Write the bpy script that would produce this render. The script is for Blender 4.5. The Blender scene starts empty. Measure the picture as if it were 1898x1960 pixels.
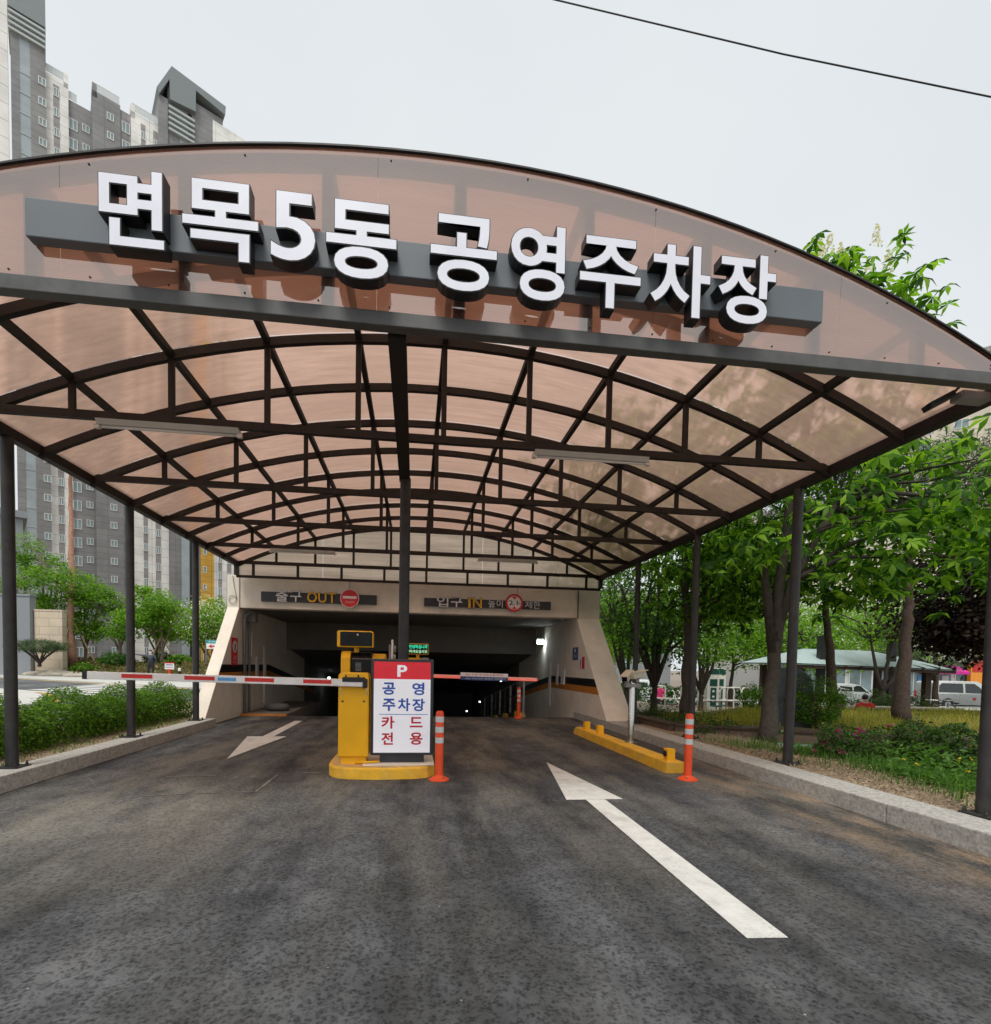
import bpy, bmesh, math, random
import numpy as np
from mathutils import Vector, Matrix
random.seed(7); rng = np.random.default_rng(7)
R = math.radians
scene = bpy.context.scene
C = scene.collection

# ------------------------------------------------------------------ camera, sky, sun, exposure
cam_d = bpy.data.cameras.new('camera'); cam = bpy.data.objects.new('camera', cam_d); C.objects.link(cam)
scene.camera = cam
cam_d.sensor_fit = 'HORIZONTAL'; cam_d.sensor_width = 36.0
cam_d.lens = 36.0 * 998.74 / 1898.0
cam_d.shift_x = 0.01678; cam_d.shift_y = 0.1762
cam_d.clip_start = 0.05; cam_d.clip_end = 3000
cam.matrix_world = (Matrix.Translation((0, 0, 1.4)) @ Matrix.Rotation(-R(7.0773), 4, 'Z')
                    @ Matrix.Rotation(R(90 - 2.2545), 4, 'X') @ Matrix.Rotation(R(1.0535), 4, 'Z'))

SUN_AZ, SUN_EL = 198.0, 58.0
world = bpy.data.worlds.new('World'); scene.world = world; world.use_nodes = True
wn = world.node_tree; wn.nodes.clear()
def wnode(t, **k):
    n = wn.nodes.new(t)
    for a, v in k.items(): setattr(n, a, v)
    return n
sky = wnode('ShaderNodeTexSky', sky_type='NISHITA', sun_disc=False)
sky.sun_elevation = R(SUN_EL); sky.sun_rotation = R(SUN_AZ); sky.dust_density = 4; sky.air_density = 1.0
hs = wnode('ShaderNodeHueSaturation'); hs.inputs['Saturation'].default_value = 0.35
wn.links.new(sky.outputs[0], hs.inputs['Color'])
tcw = wnode('ShaderNodeTexCoord'); nzw = wnode('ShaderNodeTexNoise'); nzw.inputs['Scale'].default_value = 1.6; nzw.inputs['Detail'].default_value = 4
wn.links.new(tcw.outputs['Generated'], nzw.inputs['Vector'])
rpw = wnode('ShaderNodeValToRGB'); rpw.color_ramp.elements[0].color = (8.5, 9.15, 9.5, 1); rpw.color_ramp.elements[1].color = (9.6, 9.9, 10.1, 1)
rpw.color_ramp.elements[0].position = 0.3; rpw.color_ramp.elements[1].position = 0.7
wn.links.new(nzw.outputs['Fac'], rpw.inputs['Fac'])
mxw = wnode('ShaderNodeMixRGB'); mxw.inputs['Fac'].default_value = 0.85
wn.links.new(hs.outputs[0], mxw.inputs['Color1']); wn.links.new(rpw.outputs[0], mxw.inputs['Color2'])
bgw = wnode('ShaderNodeBackground'); bgw.inputs['Strength'].default_value = 0.065
ow = wnode('ShaderNodeOutputWorld')
wn.links.new(mxw.outputs[0], bgw.inputs['Color']); wn.links.new(bgw.outputs[0], ow.inputs['Surface'])

sun_d = bpy.data.lights.new('sun', 'SUN'); sun_d.energy = 1.5; sun_d.angle = R(20); sun_d.color = (1, .965, .91)
sun = bpy.data.objects.new('sun', sun_d); C.objects.link(sun)
_az, _el = R(SUN_AZ), R(SUN_EL)
to_sun = Vector((math.sin(_az) * math.cos(_el), math.cos(_az) * math.cos(_el), math.sin(_el)))
sun.rotation_euler = to_sun.to_track_quat('Z', 'Y').to_euler(); sun.location = to_sun * 60

scene.render.engine = 'CYCLES'
scene.cycles.use_denoising = True
scene.cycles.max_bounces = 8; scene.cycles.transparent_max_bounces = 12
scene.view_settings.view_transform = 'Standard'; scene.view_settings.look = 'None'
scene.view_settings.exposure = 0.58; scene.view_settings.gamma = 1.0

# ------------------------------------------------------------------ materials
def newmat(name):
    m = bpy.data.materials.new(name); m.use_nodes = True
    nt = m.node_tree; nt.nodes.clear()
    return m, nt, (lambda t: nt.nodes.new(t)), (lambda a, b: nt.links.new(a, b))
def coords(N, L, scale=(1, 1, 1), kind='Object'):
    tc = N('ShaderNodeTexCoord'); mp = N('ShaderNodeMapping'); mp.inputs['Scale'].default_value = scale
    L(tc.outputs[kind], mp.inputs['Vector']); return mp.outputs['Vector']
def noise(N, L, vec, scale, detail=4, rough=.55):
    n = N('ShaderNodeTexNoise'); n.inputs['Scale'].default_value = scale; n.inputs['Detail'].default_value = detail
    n.inputs['Roughness'].default_value = rough; L(vec, n.inputs['Vector']); return n.outputs['Fac']
def ramp(N, L, fac, stops):
    r = N('ShaderNodeValToRGB'); els = r.color_ramp.elements
    while len(els) < len(stops): els.new(0.5)
    for e, (p, c) in zip(els, stops):
        e.position = p; e.color = (c[0], c[1], c[2], 1) if hasattr(c, '__len__') else (c, c, c, 1)
    L(fac, r.inputs['Fac']); return r.outputs['Color']
def mix(N, L, fac, a, b, mode='MIX'):
    n = N('ShaderNodeMixRGB'); n.blend_type = mode
    for s, v in (('Fac', fac), ('Color1', a), ('Color2', b)):
        if hasattr(v, 'links'): L(v, n.inputs[s])
        elif s == 'Fac': n.inputs[s].default_value = v
        else: n.inputs[s].default_value = (*v, 1)
    return n.outputs['Color']
def bump(N, L, h, strength, dist=.01):
    b = N('ShaderNodeBump'); b.inputs['Strength'].default_value = strength; b.inputs['Distance'].default_value = dist
    L(h, b.inputs['Height']); return b.outputs['Normal']
def finish(N, L, shader):
    o = N('ShaderNodeOutputMaterial'); L(shader, o.inputs['Surface'])
def principled(N, L, col=None, rough=.6, metal=0, normal=None, spec=.5, coat=0, emit=None, estr=0):
    p = N('ShaderNodeBsdfPrincipled')
    if col is not None:
        if hasattr(col, 'links'): L(col, p.inputs['Base Color'])
        else: p.inputs['Base Color'].default_value = (*col, 1)
    if hasattr(rough, 'links'): L(rough, p.inputs['Roughness'])
    else: p.inputs['Roughness'].default_value = rough
    p.inputs['Metallic'].default_value = metal; p.inputs['Specular IOR Level'].default_value = spec
    p.inputs['Coat Weight'].default_value = coat
    if normal is not None: L(normal, p.inputs['Normal'])
    if emit is not None:
        p.inputs['Emission Color'].default_value = (*emit, 1); p.inputs['Emission Strength'].default_value = estr
    return p
def M(name, col, rough=.6, metal=0, var=.15, vs=5, bmp=0, bs=60, spec=.5, coat=0, dirt=None, dirt_amt=.4, emit=None, estr=0):
    m, nt, N, L = newmat(name); v = coords(N, L)
    f = noise(N, L, v, vs, 6, .6)
    c = ramp(N, L, f, [(.3, [x * (1 - var) for x in col]), (.7, [min(1, x * (1 + var)) for x in col])])
    if dirt is not None:
        d = noise(N, L, v, vs * .45, 8, .7)
        c = mix(N, L, ramp(N, L, d, [(.45, 0), (.75, dirt_amt)]), c, dirt)
    nrm = bump(N, L, noise(N, L, v, bs, 3), bmp) if bmp else None
    rr = ramp(N, L, f, [(.3, max(0, rough - .08)), (.7, min(1, rough + .08))])
    finish(N, L, principled(N, L, c, rr, metal, nrm, spec, coat, emit, estr).outputs[0]); return m
def leafmat(name, cols, trans=.35, rough=.5):
    m, nt, N, L = newmat(name)
    g = N('ShaderNodeNewGeometry')
    n = len(cols)
    c = ramp(N, L, g.outputs['Random Per Island'], [(i / (n - 1), cc) for i, cc in enumerate(cols)])
    p = principled(N, L, c, rough, spec=.2)
    t = N('ShaderNodeBsdfTranslucent'); L(mix(N, L, 1, c, (1.5, 1.6, .7), 'MULTIPLY'), t.inputs['Color'])
    mx = N('ShaderNodeMixShader'); mx.inputs[0].default_value = trans
    L(p.outputs[0], mx.inputs[1]); L(t.outputs[0], mx.inputs[2]); finish(N, L, mx.outputs[0]); return m

def asphalt(name, dark, light, dusty=True):
    m, nt, N, L = newmat(name); v = coords(N, L)
    fine = noise(N, L, v, 62, 4, .75)
    vo = N('ShaderNodeTexVoronoi'); vo.inputs['Scale'].default_value = 60; L(v, vo.inputs['Vector'])
    vo2 = N('ShaderNodeTexVoronoi'); vo2.inputs['Scale'].default_value = 30; L(v, vo2.inputs['Vector'])
    agg = mix(N, L, .5, fine, mix(N, L, .5, vo.outputs['Distance'], vo2.outputs['Distance']))
    big = noise(N, L, coords(N, L, (1, .5, 1)), .7, 7, .66); mid = noise(N, L, v, 2.6, 5, .65)
    c = ramp(N, L, agg, [(.25, dark), (.43, [(a + b) / 2 for a, b in zip(dark, light)]), (.56, light)])
    c = mix(N, L, 1, c, ramp(N, L, big, [(.3, .62), (.7, 1.4)]), 'MULTIPLY')
    c = mix(N, L, 1, c, ramp(N, L, mid, [(.3, .62), (.7, 1.35)]), 'MULTIPLY')
    gr = ramp(N, L, agg, [(.24, .35), (.56, 1.3)])
    def dust(fac, c, col): return mix(N, L, fac, c, mix(N, L, 1, col, gr, 'MULTIPLY'))
    if dusty:
        # darker lengthwise tyre bands and a pale dusty patch in the exit lane
        tb = noise(N, L, coords(N, L, (1.25, .07, 1)), 1.3, 5, .6)
        c = mix(N, L, 1, c, ramp(N, L, tb, [(.36, .5), (.58, 1.15)]), 'MULTIPLY')
        tc2 = N('ShaderNodeTexCoord'); mp2 = N('ShaderNodeMapping'); mp2.inputs['Location'].default_value = (1.15, -1.9, 0); mp2.inputs['Scale'].default_value = (.42, .36, 1); L(tc2.outputs['Object'], mp2.inputs['Vector'])
        gs = N('ShaderNodeTexGradient'); gs.gradient_type = 'QUADRATIC_SPHERE'; L(mp2.outputs[0], gs.inputs['Vector'])
        dp = mix(N, L, 1, ramp(N, L, gs.outputs['Fac'], [(.02, 0), (.5, .75)]), ramp(N, L, noise(N, L, coords(N, L, (1, .45, 1)), 2.1, 7, .68), [(.36, .1), (.62, 1)]), 'MULTIPLY')
        c = dust(dp, c, (.2, .19, .16))
        # tan dust dragged along the lanes and washed against the right kerb
        vs_ = coords(N, L, (.9, .28, 1)); st = noise(N, L, vs_, 1.5, 6, .62)
        sx = N('ShaderNodeSeparateXYZ'); L(v, sx.inputs[0])
        my = N('ShaderNodeMapRange'); my.inputs['From Min'].default_value = 2.2; my.inputs['From Max'].default_value = 6.5; my.inputs['To Min'].default_value = .15; L(sx.outputs['Y'], my.inputs['Value'])
        kd = mix(N, L, 1, ramp(N, L, st, [(.45, 0), (.64, .62)]), my.outputs[0], 'MULTIPLY')
        c = dust(kd, c, (.2, .184, .15))
        ms = N('ShaderNodeMapRange'); ms.inputs['From Min'].default_value = 3.1; ms.inputs['From Max'].default_value = 4.5
        L(sx.outputs['X'], ms.inputs['Value'])
        msy = N('ShaderNodeMapRange'); msy.inputs['From Min'].default_value = 8.2; msy.inputs['From Max'].default_value = 6.0
        L(sx.outputs['Y'], msy.inputs['Value'])
        k = mix(N, L, 1, ms.outputs[0], msy.outputs[0], 'MULTIPLY')
        st2 = noise(N, L, coords(N, L, (1.4, .5, 1)), 2.2, 6, .65)
        k = mix(N, L, 1, k, ramp(N, L, st2, [(.42, 0), (.66, .85)]), 'MULTIPLY')
        c = dust(k, c, (.31, .22, .14))
        spk = N('ShaderNodeTexVoronoi'); spk.inputs['Scale'].default_value = 5.2; L(v, spk.inputs['Vector'])
        c = mix(N, L, ramp(N, L, spk.outputs['Distance'], [(.018, .8), (.03, 0)]), c, (.5, .47, .4))
    nrm = bump(N, L, agg, .6, .008)
    finish(N, L, principled(N, L, c, ramp(N, L, big, [(.3, .78), (.7, .95)]), 0, nrm, .18).outputs[0]); return m

def polycarb(name, tint, gloss=.22, clear=.4, rough=.06, ribs='X', blur=.28, grime=.25, absorb=0):
    """multiwall bronze polycarbonate: diffusing, part clear, with a shiny skin and fine ribs"""
    m, nt, N, L = newmat(name); v = coords(N, L)
    w = N('ShaderNodeTexWave'); w.inputs['Scale'].default_value = 26; w.inputs['Distortion'].default_value = .6
    w.bands_direction = ribs; L(v, w.inputs['Vector'])
    st = noise(N, L, coords(N, L, (.35, 5, 5) if ribs != 'X' else (5, .35, 5)), 2.4, 6, .65)
    bl = noise(N, L, v, .9, 5, .6)
    c = mix(N, L, ramp(N, L, st, [(.3, .0), (.7, grime)]), tint, [x * .5 for x in tint])
    c = mix(N, L, ramp(N, L, bl, [(.4, 0), (.75, grime)]), c, [x * .62 for x in tint])
    c = mix(N, L, ramp(N, L, w.outputs['Fac'], [(.0, .3), (.5, 0)]), c, [x * .35 for x in tint])
    if absorb:
        # longer way through the sheet at a slant: more of the light is absorbed
        lf = N('ShaderNodeLayerWeight'); lf.inputs['Blend'].default_value = .5
        c = mix(N, L, ramp(N, L, lf.outputs['Facing'], [(.35, 0), (.85, absorb)]), c, [tint[0] * .42, tint[1] * .33, tint[2] * .27])
    t = N('ShaderNodeBsdfTranslucent'); L(c, t.inputs['Color'])
    r = N('ShaderNodeBsdfRefraction'); r.inputs['IOR'].default_value = 1.02; r.inputs['Roughness'].default_value = blur; L(c, r.inputs['Color'])
    d = N('ShaderNodeBsdfDiffuse'); L(mix(N, L, 1, c, (.55, .5, .52), 'MULTIPLY'), d.inputs['Color'])
    g = N('ShaderNodeBsdfGlossy'); g.inputs['Roughness'].default_value = rough; g.inputs['Color'].default_value = (.98, .92, .87, 1)
    m1 = N('ShaderNodeMixShader'); m1.inputs[0].default_value = clear; L(t.outputs[0], m1.inputs[1]); L(r.outputs[0], m1.inputs[2])
    m2 = N('ShaderNodeMixShader'); m2.inputs[0].default_value = .16; L(m1.outputs[0], m2.inputs[1]); L(d.outputs[0], m2.inputs[2])
    lw = N('ShaderNodeLayerWeight'); lw.inputs['Blend'].default_value = .5
    pw = N('ShaderNodeMath'); pw.operation = 'POWER'; pw.inputs[1].default_value = 4; L(lw.outputs['Facing'], pw.inputs[0])
    ad = N('ShaderNodeMath'); ad.operation = 'MULTIPLY_ADD'; ad.inputs[1].default_value = .5; ad.inputs[2].default_value = gloss; ad.use_clamp = True; L(pw.outputs[0], ad.inputs[0])
    m3 = N('ShaderNodeMixShader'); L(ad.outputs[0], m3.inputs[0]); L(m2.outputs[0], m3.inputs[1]); L(g.outputs[0], m3.inputs[2])
    finish(N, L, m3.outputs[0]); return m

def brickmat(name, c1, c2, mortar, sx, sz, row=.5, bmp=.4, offset=.5, ms=.02, vec='gen'):
    m, nt, N, L = newmat(name)
    tc = N('ShaderNodeTexCoord'); sp = N('ShaderNodeSeparateXYZ'); L(tc.outputs['Object'], sp.inputs[0])
    ad = N('ShaderNodeMath'); ad.operation = 'ADD'; L(sp.outputs['X'], ad.inputs[0]); L(sp.outputs['Y'], ad.inputs[1])
    cb = N('ShaderNodeCombineXYZ'); L(ad.outputs[0], cb.inputs['X']); L(sp.outputs['Z'], cb.inputs['Y'])
    b = N('ShaderNodeTexBrick'); b.inputs['Scale'].default_value = 1; b.inputs['Brick Width'].default_value = sx; b.inputs['Row Height'].default_value = sz
    b.inputs['Mortar Size'].default_value = ms; b.offset = offset
    b.inputs['Color1'].default_value = (*c1, 1); b.inputs['Color2'].default_value = (*c2, 1); b.inputs['Mortar'].default_value = (*mortar, 1)
    L(cb.outputs[0], b.inputs['Vector'])
    n = noise(N, L, tc.outputs['Object'], .5, 4, .5)
    c = mix(N, L, 1, b.outputs['Color'], ramp(N, L, n, [(.3, .82), (.7, 1.12)]), 'MULTIPLY')
    finish(N, L, principled(N, L, c, .8, 0, bump(N, L, b.outputs['Fac'], -bmp, .01)).outputs[0]); return m

def wornpaint():
    m, nt, N, L = newmat('road_paint'); v = coords(N, L)
    c = ramp(N, L, noise(N, L, v, 7, 6, .65), [(.3, (.6, .59, .55)), (.7, (.74, .73, .69))])
    c = mix(N, L, ramp(N, L, noise(N, L, v, 3, 8, .7), [(.5, 0), (.72, .55)]), c, (.3, .28, .24))
    chip = mix(N, L, 1, ramp(N, L, noise(N, L, v, 55, 4, .75), [(.54, 0), (.6, 1)]), ramp(N, L, noise(N, L, v, 2.2, 6, .7), [(.5, 0), (.72, .7)]), 'MULTIPLY')
    c = mix(N, L, chip, c, (.055, .055, .055))
    finish(N, L, principled(N, L, c, .75, 0, bump(N, L, noise(N, L, v, 70, 3), .5), .3).outputs[0]); return m
MAT = {}
def setup_materials():
    a = MAT
    a['asphalt'] = asphalt('asphalt', (.007, .0075, .0085), (.088, .089, .092))
    a['road'] = asphalt('road_asphalt', (.055, .058, .06), (.16, .165, .17), False)
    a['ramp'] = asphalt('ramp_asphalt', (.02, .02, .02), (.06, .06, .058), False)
    a['paint'] = wornpaint()
    a['yline'] = M('yellow_road_paint', (.6, .36, .06), .7, var=.12, dirt=(.3, .24, .14))
    a['kerb'] = M('kerb_granite', (.47, .455, .42), .85, var=.28, vs=38, bmp=.35, bs=120, dirt=(.15, .135, .11), dirt_amt=.75)
    a['soil'] = M('soil', (.36, .275, .19), .95, var=.5, vs=38, bmp=1.0, bs=60, dirt=(.17, .13, .09), dirt_amt=.7)
    a['bed'] = M('bed_soil', (.16, .135, .075), .95, var=.35, vs=6, bmp=.8, bs=30, dirt=(.14, .16, .05), dirt_amt=.7)
    a['park'] = M('park_ground', (.27, .22, .18), .9, var=.22, vs=1.3, bmp=.3, dirt=(.16, .17, .09), dirt_amt=.5)
    a['redpave'] = M('red_rubber_paving', (.2, .1, .085), .9, var=.2, vs=4)
    a['teal'] = M('teal_path', (.2, .3, .28), .85, var=.2, vs=5)
    a['pave'] = M('pavement', (.55, .54, .5), .85, var=.14, vs=2.2, bmp=.2)
    a['steel'] = M('dark_brown_steel', (.024, .019, .017), .6, 0, var=.3, vs=9, spec=.25)
    a['beam'] = M('grey_painted_beam', (.085, .084, .082), .5, 0, var=.25, vs=7, spec=.5)
    a['post'] = M('post_paint', (.032, .031, .031), .5, 0, var=.25, vs=8, spec=.35, dirt=(.09, .085, .08), dirt_amt=.4)
    a['roofpc'] = polycarb('bronze_roof_sheet', (.97, .64, .50), .07, .6, .24, 'Y', .36, .6, .6)
    a['gablepc'] = polycarb('bronze_gable_sheet', (.96, .57, .42), .26, .35, .04, 'Z', .2, .22)
    a['endpc'] = polycarb('end_gable_sheet', (.93, .74, .58), .06, .3, .15, 'Z', .3, .75)
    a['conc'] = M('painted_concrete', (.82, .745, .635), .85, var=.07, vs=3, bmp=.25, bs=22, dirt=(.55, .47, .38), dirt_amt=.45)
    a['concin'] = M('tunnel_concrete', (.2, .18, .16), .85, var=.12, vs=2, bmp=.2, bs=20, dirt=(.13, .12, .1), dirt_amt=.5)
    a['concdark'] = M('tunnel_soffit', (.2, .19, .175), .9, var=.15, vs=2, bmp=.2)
    a['black'] = M('black_paint', (.012, .012, .013), .5, var=.2)
    a['gloss'] = M('black_glass', (.005, .005, .006), .25, var=.1, spec=.25)
    a['orange'] = M('orange_paint', (.55, .2, .03), .65, var=.15)
    a['yellow'] = M('machine_yellow', (.95, .5, .012), .42, var=.05, vs=4, dirt=(.6, .3, .03), dirt_amt=.15, spec=.35)
    a['yconc'] = M('yellow_kerb_paint', (.93, .5, .035), .75, var=.14, vs=9, bmp=.5, bs=35, dirt=(.52, .36, .17), dirt_amt=.5)
    a['ytop'] = M('worn_yellow_top', (.66, .42, .15), .85, var=.25, vs=10, bmp=.4, bs=40, dirt=(.45, .4, .32), dirt_amt=.8)
    a['charcoal'] = M('charcoal_frame', (.035, .037, .042), .4, var=.15)
    a['signbar'] = M('sign_bar_paint', (.125, .142, .157), .45, var=.1, vs=2)
    a['letterblk'] = M('letter_return', (.012, .012, .014), .4, var=.1)
    a['letterwht'] = M('letter_face_white', (.79, .80, .88), .35, var=.03)
    a['white'] = M('white_paint', (.8, .8, .79), .5, var=.06, vs=3, dirt=(.5, .48, .45), dirt_amt=.25)
    a['cream'] = M('cream_housing', (.62, .56, .45), .5, var=.1, vs=8, dirt=(.4, .34, .25), dirt_amt=.4)
    a['panel'] = M('sign_white', (.84, .85, .92), .35, var=.03, emit=(.9, .93, 1), estr=.16)
    a['red'] = M('sign_red', (.66, .025, .035), .4, var=.06)
    a['blue'] = M('sign_blue', (.015, .1, .5), .4, var=.06)
    a['navy'] = M('navy', (.02, .05, .2), .5, var=.1)
    a['redtxt'] = M('text_red', (.62, .02, .03), .4, var=.05)
    a['redrefl'] = M('reflective_red', (.6, .025, .02), .4, var=.1)
    a['sticker'] = M('sticker_blue', (.1, .35, .7), .4, var=.2, vs=30)
    a['bollard'] = M('bollard_orange', (.85, .085, .018), .45, var=.08, dirt=(.45, .07, .03), dirt_amt=.4)
    a['reflect'] = M('reflective_band', (.62, .66, .66), .35, var=.1, vs=20)
    a['inox'] = M('stainless', (.62, .6, .56), .22, 1, var=.15, vs=12)
    a['grey'] = M('grey_plastic', (.25, .25, .25), .5, var=.1)
    a['lamp'] = M('batten_white', (.62, .6, .56), .4, var=.06)
    a['gold'] = M('gold_letter', (.72, .4, .02), .4, var=.06)
    a['silverletter'] = M('silver_letter', (.74, .73, .76), .4, var=.05)
    a['ledtxt'] = M('led_green', (.02, .3, .2), .5, emit=(.05, 1, .55), estr=.9)
    a['ledtxt2'] = M('led_pale', (.2, .4, .25), .5, emit=(.5, 1, .55), estr=.9)
    a['lit'] = M('lit_lamp', (.9, .95, .95), .4, emit=(.85, 1, 1), estr=6)
    a['armled'] = M('arm_led_red', (.7, .16, .12), .45, emit=(1, .18, .12), estr=.25)
    a['skin'] = M('skin', (.5, .3, .21), .55, var=.08)
    a['hair'] = M('hair_black', (.012, .011, .011), .45, var=.3)
    a['jack'] = M('jacket_navy', (.02, .024, .04), .8); a['jackg'] = M('jacket_grey', (.07, .08, .11), .8)
    a['pants'] = M('trousers_black', (.013, .013, .015), .8)
    a['pink'] = M('coat_pink', (.6, .03, .16), .75, var=.2); a['redc'] = M('coat_red', (.6, .015, .012), .75, var=.2)
    a['purple'] = M('coat_purple', (.2, .02, .12), .75); a['fur'] = M('beige_fur', (.42, .3, .17), .9, var=.3, vs=30, bmp=.6)
    a['bark'] = M('bark', (.055, .042, .033), .9, var=.4, vs=14, bmp=1, bs=30)
    a['barkp'] = M('pine_bark', (.075, .05, .038), .95, var=.45, vs=18, bmp=1, bs=24)
    a['barkr'] = M('red_pine_bark', (.42, .22, .15), .9, var=.3, vs=6, bmp=.8, bs=24)
    a['barkl'] = M('light_bark', (.2, .155, .11), .9, var=.3, vs=14, bmp=.6)
    a['chest'] = leafmat('chestnut_leaf', [(.012, .045, .006), (.05, .14, .012), (.14, .3, .02), (.3, .5, .04)], .5)
    a['leafd'] = leafmat('dark_leaf', [(.02, .06, .012), (.045, .125, .018), (.09, .2, .028)], .42)
    a['leafm'] = leafmat('maple_leaf', [(.05, .13, .015), (.13, .28, .018), (.25, .43, .04)], .5)
    a['leafy'] = leafmat('yellow_green_leaf', [(.09, .19, .015), (.18, .32, .025), (.27, .42, .05)], .48)
    a['copper'] = leafmat('copper_leaf', [(.012, .008, .01), (.025, .014, .016), (.05, .026, .024), (.04, .04, .015)], .2)
    a['needle'] = leafmat('pine_needles', [(.025, .055, .02), (.05, .09, .03), (.08, .12, .04)], .2)
    a['hedge'] = leafmat('hedge_leaf', [(.03, .08, .01), (.065, .16, .015), (.13, .26, .022), (.2, .33, .035)], .42)
    a['azal'] = leafmat('azalea_leaf', [(.02, .05, .012), (.04, .09, .016), (.07, .12, .02)], .3)
    a['magenta'] = leafmat('magenta_petal', [(.3, .01, .13), (.45, .02, .22)], .3)
    a['petal'] = leafmat('white_petal', [(.6, .58, .5), (.8, .78, .72), (.7, .6, .5)], .3)
    a['dry'] = leafmat('dry_grass', [(.12, .18, .03), (.34, .34, .05), (.55, .46, .1), (.38, .26, .1), (.26, .36, .05)], .45)
    a['weed'] = leafmat('weed_leaf', [(.05, .13, .02), (.09, .2, .035), (.15, .28, .06)], .45)
    a['aptdark'] = brickmat('dark_grey_panels', (.24, .24, .242), (.26, .26, .262), (.15, .15, .15), 3.0, .93, bmp=.1, offset=0, ms=.03)
    a['aptgrey'] = brickmat('grey_panels', (.3, .29, .28), (.32, .31, .3), (.2, .2, .2), 3.0, .93, bmp=.1, offset=0, ms=.03)
    a['aptwhite'] = brickmat('white_panels', (.79, .78, .74), (.81, .8, .76), (.5, .5, .47), 3.0, 1.4, bmp=.1, offset=0, ms=.035)
    a['aptyellow'] = brickmat('yellow_panels', (.62, .36, .05), (.66, .38, .06), (.4, .22, .03), 2.0, .93, bmp=.1, offset=0, ms=.035)
    a['crown'] = M('crown_cladding', (.2, .23, .235), .5, var=.06)
    a['crownl'] = M('crown_light', (.42, .46, .46), .5, var=.06)
    a['aglass'] = M('apartment_glass', (.2, .27, .28), .12, var=.25, vs=.4, spec=.8)
    a['glassstrip'] = M('stair_glazing', (.33, .38, .4), .15, var=.15, vs=.5, spec=.8)
    a['railglass'] = M('parapet_glass', (.6, .64, .64), .2, var=.05)
    a['granite'] = M('grey_granite', (.25, .265, .28), .8, var=.25, vs=25)
    a['beige'] = brickmat('beige_stone', (.6, .5, .37), (.64, .53, .4), (.42, .35, .26), 1.2, .55, bmp=.2, ms=.02)
    a['brick'] = brickmat('brown_brick', (.13, .075, .05), (.17, .10, .065), (.1, .085, .07), .22, .075, ms=.012)
    a['rock'] = M('rock', (.4, .36, .29), .9, var=.3, vs=4, bmp=.8, bs=8)
    a['slab'] = M('dark_slab', (.06, .065, .075), .7, var=.4, vs=4, bmp=.3)
    a['pavroof'] = M('pavilion_roof', (.38, .47, .46), .55, var=.08, vs=3, dirt=(.28, .34, .33))
    a['timber'] = M('dark_timber', (.055, .03, .018), .75, var=.3, vs=8)
    a['egreen'] = M('equipment_green', (.006, .07, .05), .4, var=.1); a['ewhite'] = M('equipment_white', (.74, .73, .66), .45, var=.08)
    a['van'] = M('van_silver', (.36, .37, .38), .32, .4, var=.05, coat=.5); a['vanw'] = M('van_white', (.75, .76, .77), .3, var=.03, coat=.5)
    a['carglass'] = M('car_glass', (.02, .025, .028), .08, var=.1, spec=.7); a['tyre'] = M('tyre', (.018, .018, .018), .85)
    a['rim'] = M('rim', (.4, .4, .41), .35, .7); a['shop'] = M('shop_wall', (.62, .6, .56), .8, var=.08)
    a['shopglass'] = M('shop_glass', (.16, .22, .23), .15, var=.4, vs=.6, spec=.7)
    a['awning'] = M('magenta_awning', (.6, .02, .28), .7); a['osign'] = M('orange_sign', (.8, .28, .03), .5)
    a['redlamp'] = M('tail_red', (.5, .02, .02), .3)
    a['cable'] = M('cable_black', (.015, .016, .02), .5); a['wood'] = M('prop_wood', (.36, .27, .18), .85, var=.25, vs=12)
    a['bag'] = M('grey_sack', (.09, .085, .08), .9, var=.25, vs=8, bmp=.5)
    a['pred'] = M('lightbox_red', (.72, .025, .04), .4, var=.06, emit=(.8, .02, .04), estr=.12)
    a['tealsign'] = M('teal_sign', (.02, .3, .32), .5)
setup_materials()

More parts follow.
